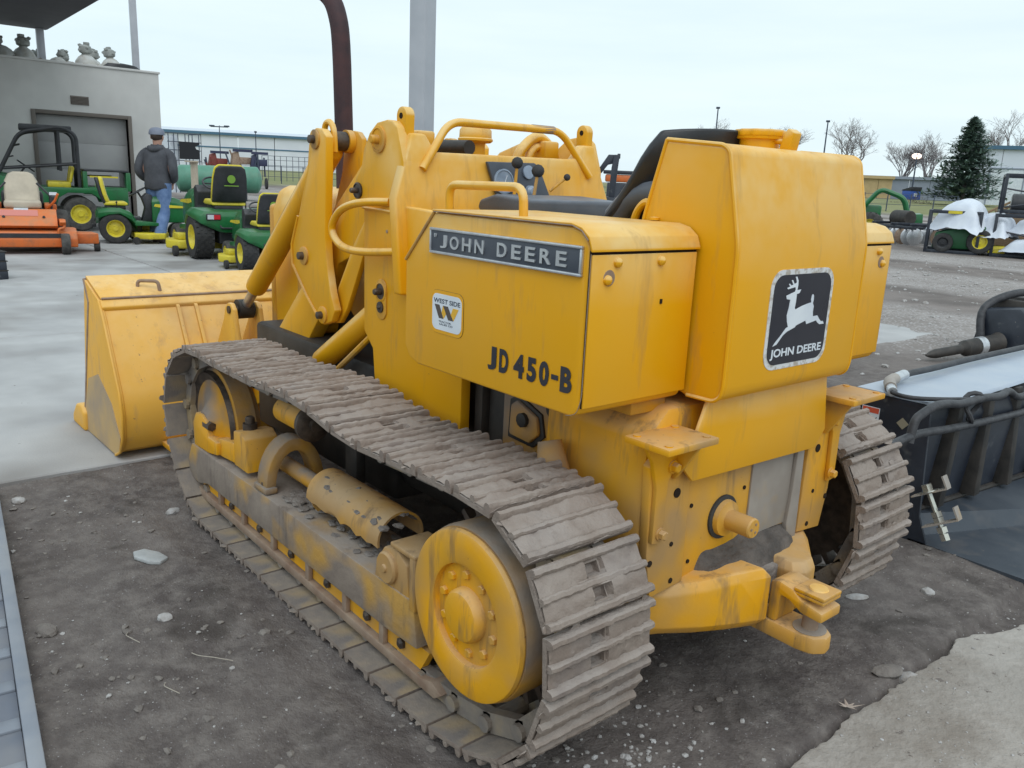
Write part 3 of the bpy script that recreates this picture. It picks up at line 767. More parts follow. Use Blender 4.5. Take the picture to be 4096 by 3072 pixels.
NUMS = (('J', -.386, -.417, .924, .979), ('D', -.428, -.460, .924, .979), ('4', -.479, -.514, .924, .979), ('5', -.525, -.555, .924, .979), ('0', -.565, -.596, .924, .979), ('-', -.604, -.625, .945, .956), ('B', -.632, -.667, .924, .979))
# name plate on the left box
YB = .6195
m = MB(); m.box(-.676, -.150, YB, YB + .005, 1.173, 1.230); npz = m.build('name_plate', dash_m, LD, .001); npz['label'] = 'dark name plate with silver letters'
fr = MB()
for a in ((-.679, -.147, 1.226, 1.2325), (-.679, -.147, 1.1705, 1.177)): fr.box(a[0], a[1], YB, YB + .0085, a[2], a[3])
for a in ((-.679, -.673), (-.153, -.147)): fr.box(a[0], a[1], YB, YB + .0082, 1.177, 1.226)
fr.build('plate_frame', alum, npz, .002)
bx = Vector((-1, 0, 0)); uz = Vector((0, 0, 1))
for wd, x0, w in (('J', -.193, .030), ('O', -.233, .038), ('H', -.282, .036), ('N', -.330, .036), ('D', -.412, .036), ('E', -.462, .034), ('E', -.508, .034), ('R', -.555, .037), ('E', -.605, .034)):
    text_mesh('raised_letter', wd, alum, (x0, YB + .005, 1.186), bx, uz, w * .92, .031, .02, .003, npz)
text_mesh('plate_mark', '"', alum, (-.166, YB + .005, 1.21), bx, uz, .010, .009, .01, .002, npz)
num = link('model_number', None, LD)
for ch_, a_, b_, zz0, zz1 in NUMS: text_mesh('numeral', ch_, deck_blk, (a_, YB + .0006, zz0), bx, uz, a_ - b_, zz1 - zz0, .045, .0008, num)
# dealer sticker
m = MB()
def rr_poly(cx, cz, w, h, r, sgn=-1): return [(cx + sgn * a, cz + b) for a, b in rrect(w, h, r, 5)]
m.prism('y', rr_poly(-.2185, 1.028, .134, .107, .022), YB, YB + .0010); stk = m.build('dealer_sticker', yel, LD); stk['label'] = 'white rounded dealer sticker with a big W'
m = MB(); m.prism('y', rr_poly(-.2185, 1.028, .135, .108, .0225), YB - .001, YB + .0005); m.build('sticker_outline', deck_blk, stk)
m = MB(); m.prism('y', rr_poly(-.2185, 1.028, .122, .090, .018), YB, YB + .0016); m.build('sticker_field', wht, stk)
slate_b = mat('sticker_slate', (.05, .065, .09), None, rough=.5); brn = mat('sticker_brown', (.085, .065, .055), None, rough=.5); gold = mat('sticker_gold', (.75, .42, .03), None, rough=.5)
text_mesh('sticker_name', 'WEST SIDE', slate_b, (-.163, YB + .0017, 1.0500), bx, uz, .111, .0115, .02, .0003, stk)
for q in ([(-.168, 1.0455), (-.188, 1.0455), (-.206, 1.0125), (-.187, 1.0125)], [(-.2035, 1.0455), (-.224, 1.0455), (-.247, 1.0125), (-.2265, 1.0125)]):
    m = MB(); m.prism('y', q, YB + .0016, YB + .0021); m.build('emblem_stroke', brn, stk)
for q in ([(-.2035, 1.0445), (-.2125, 1.033), (-.2165, 1.0255), (-.2075, 1.0135), (-.1985, 1.028)], [(-.2455, 1.0440), (-.268, 1.0440), (-.2485, 1.0132), (-.237, 1.0275)]):
    m = MB(); m.prism('y', q, YB + .0016, YB + .0024); m.build('emblem_gold_stroke', gold, stk)
text_mesh('sticker_line', 'TRACTOR', slate_b, (-.186, YB + .0017, 1.0025), bx, uz, .052, .0045, .012, .0003, stk)
text_mesh('sticker_line', 'SALES CO', slate_b, (-.189, YB + .0017, .9960), bx, uz, .056, .0045, .012, .0003, stk)
# ------------------------------------------------------------------ rear tank
tk = [(-.575, 1.462), (-.735, 1.449), (-.757, 1.437), (-.801, 1.234), (-.8015, .925), (-.795, .898), (-.775, .884), (-.69, .882), (-.56, .93), (-.52, 1.10), (-.52, 1.27)]
m = MB(); m.prism('y', tk, -.277, .277); tank = m.build('rear_tank', yel, LD, .014, 4)
# rolled edge of the side sheet
for s in (1, -1):
    for pts in ([(-.578, 1.458), (-.735, 1.446), (-.752, 1.434), (-.797, 1.233), (-.7975, .925), (-.792, .900), (-.775, .887), (-.70, .886)], [(-.578, 1.458), (-.524, 1.270), (-.524, 1.10)]):
        m = MB(); m.tube([(v.x, .2755 * s, v.y) for v in rpath([(q[0], q[1], 0) for q in pts], .03, 4)], .005, 8); m.build('rolled_edge', yel, tank)
m = MB(); m.lathe((-.62, -.02, 1.452), 'z', [(.048, 0), (.048, .022), (.056, .024), (.058, .030)] , 28); m.build('filler_neck', yel, tank)
m = MB(); pr = []
for k in range(40):
    a = 2 * math.pi * k / 40; rr_ = .061 if k % 4 < 2 else .056; pr.append((-.62 + rr_ * math.cos(a), -.02 + rr_ * math.sin(a)))
m.prism('z', pr, 1.482, 1.498); m.build('filler_cap', yel, tank, .003)
m = MB(); m.prism('y', [(-.685, 1.45), (-.715, 1.45), (-.722, 1.49), (-.705, 1.50), (-.695, 1.485)], -.04, -.005); m.cyl((-.66, -.02, 1.472), (-.70, -.02, 1.468), .007, None, 8); m.build('cap_latch', yel, tank, .003)
m = MB(); m.tube(spline([(-.528, .24, 1.39 - .085), (-.50, .24, 1.40 - .085), (-.475, .24, 1.38 - .085), (-.465, .24, 1.26), (-.485, .24, 1.235), (-.515, .24, 1.23)], 5), .010, 10); m.build('tank_loop_handle', yel, tank)
m = MB(); m.lathe((-.565, .283, 1.277), 'z', [(.012, 0), (.012, .006), (.0, .008)], 10); m.build('lid_bolt', yel, tank)
# leaping deer decal
XT = -.8015
def rquad(cx, cz, w, h, r): return [(cx + a, cz + b) for a, b in rrect(w, h, r, 6)]
m = MB(); m.prism('x', rquad(.004, 1.0625, .270, .236, .042), XT - .0012, XT + .001); dc = m.build('logo_decal', whtw, LD); dc['label'] = 'black decal with white leaping deer and worn white border'
m = MB(); m.prism('x', rquad(.004, 1.0625, .246, .212, .034), XT - .0020, XT); m.build('decal_field', deck_blk, dc)
deer = [(.046, 1.163), (.039, 1.163), (.032, 1.153), (.031, 1.143), (.032, 1.131), (.016, 1.132), (.021, 1.124), (.029, 1.122), (.032, 1.123), (.032, 1.103), (.034, 1.089), (.03, 1.085), (.003, 1.092), (-.021, 1.096), (-.037, 1.098), (-.034, 1.106), (-.036, 1.115), (-.04, 1.118), (-.045, 1.114), (-.046, 1.104), (-.044, 1.096), (-.05, 1.088), (-.049, 1.075), (-.052, 1.063), (-.072, 1.064), (-.082, 1.055), (-.092, 1.048), (-.101, 1.048), (-.107, 1.041), (-.086, 1.041), (-.073, 1.048), (-.069, 1.052), (-.026, 1.046), (-.02, 1.055), (.019, 1.046), (.023, 1.042), (.055, 1.034), (.071, 1.026), (.093, 1.006), (.108, 1.003), (.1, 1.011), (.08, 1.026), (.06, 1.043), (.053, 1.045), (.06, 1.058), (.064, 1.073), (.059, 1.092), (.057, 1.11), (.072, 1.112), (.076, 1.12), (.041, 1.128), (.039, 1.133), (.042, 1.139), (.072, 1.135), (.076, 1.138), (.064, 1.141), (.071, 1.147), (.067, 1.148), (.06, 1.143), (.052, 1.145), (.061, 1.155), (.056, 1.156), (.047, 1.146), (.038, 1.149), (.041, 1.156)]
m = MB(); m.prism('x', deer, XT - .0028, XT - .001); m.build('deer_emblem', wht, dc)
text_mesh('decal_name', 'JOHN DEERE', wht, (XT - .0021, .114, .969), (0, -1, 0), uz, .221, .026, .022, .0006, dc)
# ------------------------------------------------------------------ seat
def cushion(name, x0, x1, y0, y1, z0, z1, mt, bev, parent=LD):
    m = MB(); m.box(x0, x1, y0, y1, z0, z1); return m.build(name, mt, parent, bev, 4)
m = MB(); m.prism('y', [(.235, 1.262), (.225, 1.290), (.15, 1.309), (-.02, 1.300), (-.33, 1.309), (-.40, 1.30), (-.42, 1.27), (-.40, 1.24), (.2, 1.24)], -.19, .19)
m.build('seat_cushion', seat_m, LD, .012, 3)
m = MB()
rings = []
for t in range(9):
    u = t / 8; x = -.355 - .185 * u - .02 * math.sin(u * 3.1); z = 1.24 + .255 * u; w = .235 - .03 * (max(0, u - .7) / .3) ** 2; th = .085 - .035 * u ** 2
    rings.append([(x - th * (1 - .7 * abs(v) ** 3) + (.05 * abs(v) ** 2), v * w, z - .01 * abs(v) ** 3) for v in [k / 6 - 1 for k in range(13)]] + [(x + .03 * abs(v) ** 2 + .02, v * w * .99, z - .012 * abs(v) ** 3) for v in [1 - k / 6 for k in range(13)]])
m.loft(rings); m.build('seat_back', blk, LD, .006, 2, 60)
m = MB(); m.tube(spline([(-.36, .20, 1.27), (-.41, .20, 1.315), (-.47, .20, 1.335), (-.53, .20, 1.335)], 5), .03, 12); m.build('seat_side_bolster', seat_m, LD)
m = MB(); m.box(-.45, .28, -.27, .27, 1.12, 1.238); m.build('seat_platform', yel, LD, .01)
# ------------------------------------------------------------------ cowl, dash and rails
m = MB()
cw_pl = [(.455, 1.0), (.455, 1.285), (.412, 1.40), (.385, 1.475), (.335, 1.475), (.300, 1.424), (-.285, 1.430), (-.33, 1.48), (-.385, 1.48), (-.412, 1.40), (-.455, 1.285), (-.455, 1.0)]
m.add([(.285 + (z - 1.28) * .12, y, z) for y, z in cw_pl] + [(.325 + (z - 1.28) * .12, y, z) for y, z in cw_pl], [tuple(range(12)), tuple(range(23, 11, -1))] + [(i, (i + 1) % 12, 12 + (i + 1) % 12, 12 + i) for i in range(12)])
m.build('cowl', yel, LD, .008, 3)
def xs_(z): return .283 + (z - 1.28) * .12
dpl = [(.118, 1.405), (-.085, 1.409), (-.105, 1.395), (-.146, 1.308), (-.15, 1.27), (.07, 1.27), (.115, 1.395)]
m = MB(); m.add([(xs_(z) - .004, y, z) for y, z in dpl] + [(xs_(z) - .018, y, z) for y, z in dpl], [tuple(range(7)), tuple(range(13, 6, -1))] + [(i, (i + 1) % 7, 7 + (i + 1) % 7, 7 + i) for i in range(7)])
da = m.build('dash_panel', dash_m, LD, .004)
m = MB(); m.lathe((xs_(1.345) - .018, .055, 1.345), (-1, 0, .12), [(.040, 0), (.040, .006), (.035, .007), (.034, .004), (0, .004)], 30); m.build('gauge', glass, da)
m = MB(); m.tube([(xs_(1.345) - .0235, .055, 1.335), (xs_(1.345) - .0245, .045, 1.365)], .0015, 5); m.build('gauge_needle', wht, da)
m = MB(); m.lathe((xs_(1.37) - .018, -.05, 1.378), (-1, 0, .12), [(.022, 0), (.022, .006), (.018, .007), (0, .005)], 22); m.build('gauge', glass, da)
m = MB(); m.lathe((xs_(1.30) - .018, -.055, 1.315), (-1, 0, .12), [(.022, 0), (.02, .012), (.012, .02), (0, .022)], 18); m.build('indicator_lens', glass, da)
def stick(base, top, r, kr, nm='control_lever'):
    m = MB(); m.tube([base, top], [r, r * .8], 8); o = m.build(nm, yelw, LD)
    m = MB(); m.ball(top, kr, 2); m.build('lever_knob', rub, o)
stick((.17, .02, 1.25), (.175, -.005, 1.383), .006, .021)
stick((.22, .055, 1.25), (.225, .04, 1.405), .006, .019)
stick((xs_(1.32) - .01, -.155, 1.32), (.25, -.205, 1.368), .005, .012)
m = MB(); m.tube(rpath([(.292, .355, 1.372), (.315, .245, 1.518), (.325, -.235, 1.522), (.292, -.355, 1.372)], .05, 6), .0125, 12); m.build('cowl_rail', yel, LD)
m = MB(); m.cyl((.324, -.10, 1.5212), (.325, -.20, 1.5216), .0135, None, 12); m.build('rail_wear_band', rusty, LD)
# ------------------------------------------------------------------ towers with bosses, eyes and the side hand loop
tw = [(.395, 1.512), (.45, 1.505), (.495, 1.475), (.53, 1.425), (.545, 1.37), (.585, 1.335), (.592, 1.30), (.575, 1.265), (.528, 1.247), (.527, .847), (.471, .795), (.46, .70), (.46, .60), (-.02, .60), (-.02, .90), (.02, 1.25), (.297, 1.262), (.297, 1.389), (.335, 1.49), (.36, 1.508)]
def tower(s):
    m = MB(); m.prism('y', tw, *yr(s, .385, .42)); t = m.build('tower_plate', yel, LD, .006, 2)
    m = MB(); m.prism('y', [(.30, .60), (.52, .86), (.52, 1.24), (.30, 1.24)], *yr(s, .30, .386)); m.build('tower_box', yel, t, .004)
    for x, z, r in ((.435, 1.454, .040), (.561, 1.297, .026), (.414, .990, .032)):
        q = MB(); q.lathe((x, .42 * s, z), 'y', [(r, 0), (r, .006 * s), (r * .82, .008 * s), (r * .8, .004 * s), (r * .62, .004 * s)], 26); q.build('pin_collar', yelw if r != .026 else greasy, t)
        q = MB(); q.lathe((x, .42 * s, z), 'y', [(r * .78, 0), (r * .78, .0055 * s), (r * .35, .006 * s), (r * .33, .026 * s), (r * .25, .030 * s), (0, .031 * s)], 20); q.build('pivot_pin', yelw if r == .04 else greasy, t)
    q = MB(); q.prism('y', [(.414 + a, .965 + b) for a, b in rrect(.062, .13, .030, 6)], *yr(s, .419, .4245)); q.build('slot_plate', yelw, t, .002)
    q = MB(); q.lathe((.414, .424 * s, .94), 'y', [(.018, 0), (.018, .005 * s), (.008, .006 * s), (0, .016 * s)], 14); q.build('slot_bolt', greasy, t)
    q = MB(); q.tube([(.53, .421 * s, 1.246), (.40, .423 * s, 1.243), (.30, .423 * s, 1.238)], .005, 6); q.build('weld_bead', yel, t)
    for x, z in ((.385, 1.18),):
        q = MB(); q.lathe((x, .4205 * s, z), 'y', [(.006, 0), (.005, .0015 * s)], 8); q.build('bolt_hole_disc', rusty, t)
    # lifting eye
    e = []
    for k in range(13): a = math.pi * k / 12; e.append((.353 + .027 * math.cos(a), 1.524 + .027 * math.sin(a)))
    e = [(.378, 1.46)] + [(.353 + .027 * math.cos(math.pi * k / 12), 1.524 + .027 * math.sin(math.pi * k / 12)) for k in range(13)] + [(.330, 1.42)]
    m = MB(); m.prism('y', e, *yr(s, .362, .394)); eo = m.build('lifting_eye', yel, LD, .004)
    q = MB(); q.lathe((.353, 0, 1.524), 'y', [(.009, .3605 * s), (.009, .3955 * s)], 14); q.build('eye_hole_plug', hole_m, eo)
    m = MB(); m.tube(spline([(.373, .42 * s, 1.270), (.44, .455 * s, 1.266), (.53, .465 * s, 1.253), (.61, .465 * s, 1.225), (.655, .465 * s, 1.175), (.63, .465 * s, 1.135), (.56, .465 * s, 1.113), (.45, .46 * s, 1.112), (.30, .44 * s, 1.126), (.292, .42 * s, 1.127)], 5), .0125, 12); m.build('hand_loop', yel, LD)
both(tower)
# ------------------------------------------------------------------ hood, pre-cleaner, exhaust, hoses
hp = [(-.19, 1.17), (-.16, 1.262), (-.11, 1.283), (.11, 1.283), (.16, 1.262), (.19, 1.17)]
m = MB(); m.prism('x', [(-.19, 1.06)] + hp + [(.19, 1.06)], .34, 1.40); hd = m.build('engine_hood', yel, LD, .02, 3)
m = MB(); m.prism('x', [(-.18, .50), (-.19, 1.17)] + hp[1:5] + [(.19, 1.17), (.18, .50)], 1.402, 1.74); m.build('grille_housing', yel, hd, .03, 4)
m = MB(); m.box(.36, 1.395, -.16, .16, .62, 1.058); m.build('engine_block', dark, LD, .03)
m = MB(); m.box(1.735, 1.78, -.185, .185, .50, 1.20); m.build('grille_guard', yelw, hd, .02, 3)
m = MB(); m.prism('y', [(1.45, .54), (1.48, .54), (1.48, 1.15), (1.45, 1.15)], -.194, .194); m.build('hood_strap', yelw, hd, .003)
m = MB(); pts = [(1.405, 0, 1.25), (1.41, 0, 1.40), (1.43, 0, 1.78)] + [tuple(v) for v in spline([(1.437, 0, 1.86), (1.455, 0, 1.95), (1.51, 0, 2.04), (1.62, 0, 2.10), (1.74, 0, 2.115)], 4)]
m.tube(pts, .0385, 20); m.build('exhaust_stack', exh, LD)
m = MB(); m.lathe((.50, 0.0, 1.27), 'z', [(.034, 0), (.034, .198), (.052, .200), (.060, .206), (.060, .212), (.056, .216), (.055, .240), (.048, .250), (.0, .254)], 32); m.build('pre_cleaner', yel, LD)
m = MB(); m.tube([(.40, .10, 1.448), (.85, .10, 1.453)], .024, 16); m.build('muffler', dark, LD)
for k, (a, b, h) in enumerate(((-.13, -.33, 1.502), (-.18, -.28, 1.468))):
    m = MB(); m.tube(spline([(.42, a + .01, 1.36), (.42, a, 1.44), (.44, (a + b) / 2, h), (.46, b, 1.45), (.47, b - .02, 1.36)], 6), .018 - .003 * k, 12); m.build('hydraulic_hose', yel, LD)
# ------------------------------------------------------------------ loader linkage
lev = [(.999, 1.485), (.959, 1.501), (.913, 1.496), (.882, 1.472), (.884, 1.342), (.893, 1.222), (.898, 1.13), (.888, 1.031), (.86, .927), (.828, .862), (.855, .819), (.916, .797), (.963, .829), (1.046, .89), (1.159, .996), (1.164, 1.076), (1.108, 1.184), (1.031, 1.351), (1.014, 1.443)]
boom = [(.40, 1.49), (.52, 1.49), (.66, 1.45), (.953, 1.219), (1.189, .931), (1.497, .648), (1.72, .44), (2.0, .27), (2.05, .20), (1.98, .17), (1.62, .33), (1.249, .604), (1.045, .827), (.917, 1.02), (.788, 1.071), (.692, 1.20), (.56, 1.38), (.40, 1.42)]
def arms(s):
    sd = 'left' if s > 0 else 'right'
    m = MB(); m.prism('y', boom, *yr(s, .235, .302)); m.build('boom_arm', yel, LD, .008)
    m = MB(); m.prism('y', lev, *yr(s, .335, .365)); lo = m.build('bell_crank', yel, LD, .005)
    m = MB(); m.prism('y', lev, *yr(s, .200, .222)); m.build('crank_inner_plate', yelw, lo, .005)
    m = MB(); m.tube([(x, .3665 * s, z) for x, z in lev[12:17]], .0055, 6); m.build('weld_bead', yelw, lo)
    for x, z, r in ((.96, 1.461, .034), (1.062, 1.039, .034), (.916, .835, .032)):
        q = MB(); q.lathe((x, .365 * s, z), 'y', [(r, 0), (r, .007 * s), (r * .85, .009 * s)], 24); q.build('pin_collar', yelw, lo)
        q = MB(); q.lathe((x, .373 * s, z), 'y', [(r * .45, 0), (r * .42, .018 * s), (r * .3, .020 * s), (0, .021 * s)], 16); q.build('pivot_pin', greasy, lo)
    m = MB(); m.cyl((.96, .19 * s, 1.461), (.96, .335 * s, 1.461), .034, None, 20); m.build('crank_cross_tube', greasy, lo)
    m = MB(); m.lathe((.96, .235 * s, 1.461), 'y', [(.041, -.012), (.041, .012)], 20); m.build('tube_collar', yelw, lo)
    m = MB(); m.tube(spline([(.985, .31 * s, 1.40), (.995, .31 * s, 1.50), (.965, .31 * s, 1.525), (.93, .31 * s, 1.50), (.92, .31 * s, 1.42)], 5), .011, 10); m.build('crank_loop', yel, lo)
    # bucket cylinder
    A = Vector((.96, .285 * s, 1.461)); B = Vector((1.842, .285 * s, .718)); d = (B - A).normalized()
    m = MB(); m.lathe(A, d, [(.026, .02), (.044, .04), (.047, .05), (.047, .955), (.044, .975), (.024, .98)], 26); cy = m.build('bucket_cylinder', yel, LD)
    m = MB(); m.lathe(A, d, [(.022, .97), (.022, (B - A).length)], 18); m.build('cylinder_rod', chrome, cy)
    up = Vector((-d.z, 0, d.x)); up = up if up.z > 0 else -up
    m = MB(); m.tube([A + d * .10 + up * .060, A + d * .5 + up * .064, A + d * .86 + up * .062, A + d * .89 + up * .042], .010, 10); m.build('oil_line', yelw, cy)
    m = MB(); m.ball(A + d * .885 + up * .047, .019, 2); m.build('line_fitting', yelw, cy)
    m = MB(); m.lathe(B, 'y', [(.045, -.035), (.045, .035)], 20); m.build('rod_eye', dark, cy)
    # levelling link and lift cylinder
    m = MB(); m.prism('y', [(.54, 1.34), (.60, 1.33), (.683, 1.193), (.755, 1.11), (.90, .90), (.955, .85), (.93, .80), (.86, .81), (.806, .87), (.745, .976), (.65, 1.15), (.55, 1.26)], *yr(s, .306, .328)); m.build('levelling_link', yel, LD, .005)
    A2 = Vector((.414, .335 * s, .99)); B2 = Vector((1.17, .335 * s, .53)); d2 = (B2 - A2).normalized()
    m = MB(); m.lathe(A2, d2, [(.04, -.04), (.045, 0), (.045, .66), (.040, .68), (.022, .682), (.022, (B2 - A2).length)], 24); m.build('lift_cylinder', yel, LD)
    m = MB(); m.tube([A2 + d2 * .1 + Vector((0, .03 * s, -.075)), B2 + Vector((-.1, .03 * s, -.06))], .011, 8); m.build('hydraulic_line', yelw, LD)
both(arms)
m = MB(); m.cyl((1.22, -.25, .74), (1.22, .25, .74), .04, None, 18); m.build('arm_cross_tube', yelw, LD)
# ------------------------------------------------------------------ bucket
BK = .80
prof = [(2.50, .80), (2.27, .728), (2.215, .66), (2.12, .49), (2.035, .34), (2.012, .24), (2.03, .13), (2.08, .055), (2.16, .018), (2.70, .006)]
inn = [(2.495, .79), (2.285, .715), (2.235, .65), (2.14, .485), (2.058, .34), (2.036, .24), (2.05, .14), (2.095, .072), (2.165, .036), (2.70, .018)]
m = MB(); m.prism('y', prof + inn[::-1], -BK + .012, BK - .012); bk = m.build('bucket_shell', bucky, LD, .003, 1, 60)
sp = [(2.50, .80), (2.44, .782), (2.262, .725), (2.21, .66), (2.115, .49), (2.03, .34), (2.006, .24), (2.024, .125), (2.075, .048), (2.158, .010), (2.72, .0), (2.70, .09), (2.66, .13)]
for s in (1, -1):
    m = MB(); m.prism('y', sp, *yr(s, BK - .012, BK + .004)); sdp = m.build('bucket_side_plate', bucky, LD, .003)
    m = MB(); m.tube([(2.50, BK * s, .80), (2.44, BK * s, .70), (2.665, BK * s, .12)], .010, 8); m.build('side_edge_bar', rusty, sdp)
    m = MB(); m.tube([(x_, (BK + .003) * s, z_) for x_, z_ in sp[2:10]], .007, 8); m.build('side_weld', bucky, sdp)
    m = MB(); m.prism('y', [(2.16, .014), (2.085, .05), (2.05, .12), (2.16, .26), (2.36, .36), (2.55, .30), (2.66, .12), (2.70, .005)], *yr(s, BK + .0035, BK + .0065)); m.build('worn_side_patch', mat('worn_bucket_steel', (.34, .25, .17), (.52, .34, .14), 4, .6, bump=.05) if s > 0 else MATS['worn_bucket_steel'], sdp)
m = MB(); m.prism('y', [(2.64, .0), (2.64, .03), (2.80, .028), (2.86, .004)], -BK - .01, BK + .01); m.build('cutting_edge', rusty, bk, .002)
m = MB(); m.prism('y', [(2.64, .0), (2.63, .10), (2.68, .14), (2.78, .12), (2.86, .05), (2.87, .0)], BK - .06, BK + .025); m.build('corner_tooth', bucky, bk, .015, 3)
m = MB(); m.prism('y', [(2.265, .733), (2.225, .70), (2.235, .675), (2.29, .72)], -BK, BK); m.build('top_edge_bar', bucky, bk, .008, 3)
m = MB(); m.tube([(2.262, -BK + .01, .735), (2.262, BK - .01, .735)], .006, 8); m.build('worn_top_edge', rusty, bk)
m = MB(); m.prism('y', [(2.30, .742), (2.50, .803), (2.50, .815), (2.27, .745), (2.262, .735)], -BK + .005, BK - .005); m.build('top_plate', bucky, bk, .002)
for y in (.46, .374, -.374, -.46):
    m = MB(); m.prism('y', [(2.24, .70), (2.215, .69), (2.09, .48), (1.99, .30), (2.02, .28), (2.10, .45), (2.20, .63)], y - .008, y + .008); m.build('back_rib', bucky, bk, .002)
for y in (.345, .225, -.225, -.345):
    m = MB(); m.prism('y', [(1.862, .748), (1.83, .748), (1.800, .722), (1.785, .66), (1.70, .40), (1.74, .20), (2.03, .15), (2.05, .4), (2.00, .55), (1.915, .67), (1.897, .722)], y - .011, y + .011); m.build('bucket_clevis', bucky, bk, .005)
for y in (.285, -.285):
    m = MB(); m.cyl((1.842, y - .078, .718), (1.842, y + .078, .718), .018, None, 14); m.build('clevis_pin', greasy, bk)
m = MB(); m.tube(rpath([(2.36, .60, .757), (2.36, .60, .80), (2.31, .52, .80), (2.30, .515, .745)], .02, 4), .0085, 10); m.build('bucket_hook', rusty, bk)
m = MB(); m.box(1.90, 2.06, .33, .62, .05, .075); m.build('bucket_step', yelw, bk, .004)
# ================================================================== black bucket attachment on the right
bsteel = mat('black_painted_steel', (.014, .018, .028), (.03, .036, .05), 4, .42, bump=.06, bsc=40, second=((.10, .105, .11), 9, .62, .75, .7), specks=((.22, .19, .17), .70, 28))
bfloor = mat('scratched_floor_steel', (.035, .045, .06), (.065, .075, .09), 3, .5, bump=.08, bsc=30, specks=((.20, .17, .15), .70, 20), second=((.13, .12, .115), 5, .55, .75, .6))
btop = mat('sky_sheen_sheet', (.30, .36, .45), (.38, .44, .52), 2.5, .38, dust=((.45, .48, .52), .5))  # pale blue colour stands in for the sky mirrored on the panel
BA = thing('skid_bucket', (0, 0, 0), 0, 'black steel bucket attachment with hoses on top beside the right track', 'bucket')
m = MB(); m.prism('y', [(-.24, .572), (-.24, .585), (-.575, .585), (-.59, .572)], -4.2, -1.462); m.build('top_panel', btop, BA, .003)
m = MB(); m.add([(-.545, -1.475, .57), (-.50, -1.50, .10), (-.78, -4.2, .10), (-.60, -4.2, .57), (-.52, -1.475, .57), (-.47, -1.50, .09), (-.70, -4.2, .09), (-.55, -4.2, .57)], [(0, 1, 2, 3), (7, 6, 5, 4), (0, 4, 5, 1), (1, 5, 6, 2), (2, 6, 7, 3), (3, 7, 4, 0)]); m.build('back_wall', bsteel, BA, .002)
m = MB(); m.prism('y', [(-.24, .571), (-.24, .06), (-.30, .01), (-.62, .0), (-.57, .12), (-.545, .57)], -1.476, -1.462); ep = m.build('end_plate', bsteel, BA, .003)
m = MB(); m.add([(-.50, -1.50, .115), (-.54, -1.462, .018), (-1.5, -1.462, .012), (-1.7, -4.2, .012), (-.80, -4.2, .115), (-.50, -1.50, .10), (-.54, -1.462, .0), (-1.5, -1.462, -.004), (-1.7, -4.2, -.004), (-.80, -4.2, .10)], [(0, 1, 2, 3, 4), (9, 8, 7, 6, 5), (0, 5, 6, 1), (1, 6, 7, 2), (2, 7, 8, 3), (3, 8, 9, 4), (4, 9, 5, 0)]); m.build('floor_plate', bfloor, BA)
m = MB(); m.tube([(-.50, -1.50, .108), (-.80, -4.2, .108)], .014, 8); m.build('floor_seam_bar', dark, BA)
for k in range(6):
    t = .05 + k * .105; y = -1.475 - 2.7 * t
    xa, xb = -.545 - .055 * t, -.50 - .28 * t
    m = MB(); m.add([(xa, y, .565), (xb, y, .12), (xb - .06, y - .01, .12), (xa - .045, y - .01, .565), (xa, y - .055, .565), (xb, y - .055, .12), (xb - .06, y - .065, .12), (xa - .045, y - .065, .565)], [(0, 1, 2, 3), (7, 6, 5, 4), (0, 4, 5, 1), (1, 5, 6, 2), (2, 6, 7, 3), (3, 7, 4, 0)])
    m.build('wall_rib', dark, BA, .004)
# warning label and a square patch of tape on the end
lw = MB(); lw.prism('y', [(-.275, .515), (-.35, .515), (-.35, .40), (-.275, .40)], -1.4612, -1.4600); lab = lw.build('warning_label', wht, BA)
lw = MB(); lw.prism('y', [(-.278, .512), (-.347, .512), (-.347, .49), (-.278, .49)], -1.4600, -1.4594); lw.build('label_band', mat('label_red', (.62, .10, .05), None, rough=.5), lab)
lw = MB(); lw.prism('y', [(-.285, .455), (-.30, .445), (-.325, .46), (-.342, .478), (-.337, .455), (-.318, .44), (-.338, .428), (-.305, .432), (-.28, .422), (-.296, .44)], -1.4600, -1.4594); lw.build('label_pictogram', deck_blk, lab)
lw = MB(); lw.prism('y', [(-.445, .50), (-.472, .478), (-.450, .452), (-.423, .474)], -1.4612, -1.4600); lw.build('tape_patch', mat('tan_tape', (.30, .27, .20), None, rough=.6), BA)
# hoses and fittings lying over the bucket
HO = [('hydraulic_hose', [(-.32, -1.60, .612), (-.31, -1.74, .618), (-.31, -2.0, .615), (-.30, -2.48, .61), (-.315, -3.1, .61)], .014, 'long straight black hose along the far edge of the black bucket'),
      ('hydraulic_hose', [(-.40, -1.43, .60), (-.44, -1.42, .596), (-.50, -1.43, .597), (-.573, -1.50, .60), (-.63, -1.60, .60)], .009, 'thin grey hose curving across the corner of the black bucket'),
      ('hydraulic_hose', [(-.62, -.985, .515), (-.62, -1.19, .522), (-.625, -1.475, .50), (-.63, -1.8, .48), (-.635, -2.25, .46), (-.65, -2.9, .45)], .015, 'thick stiff hose running low across the front of the black bucket'),
      ('hydraulic_hose', [(-.62, -1.14, .50), (-.62, -1.16, .575), (-.625, -1.20, .60), (-.63, -1.29, .618), (-.63, -1.40, .61), (-.635, -1.52, .595), (-.635, -1.70, .592), (-.635, -1.89, .575), (-.62, -2.02, .575), (-.63, -2.18, .535), (-.64, -2.6, .60)], .016, 'thick looping hose with an arch over the black bucket corner')]
hose_m = mat('weathered_hose', (.022, .022, .026), (.055, .055, .06), 25, .55, bump=.15, bsc=120)
for nm, pts, r, lb in HO:
    m = MB(); m.tube(spline(pts, 7), r, 12); o = m.build(nm, hose_m); tag(o, lb, 'hose', 'hoses on the black bucket')
FT = thing('hose_elbow', (0, 0, 0), 0, 'silver hose elbow fitting at the corner of the black bucket', 'fitting')
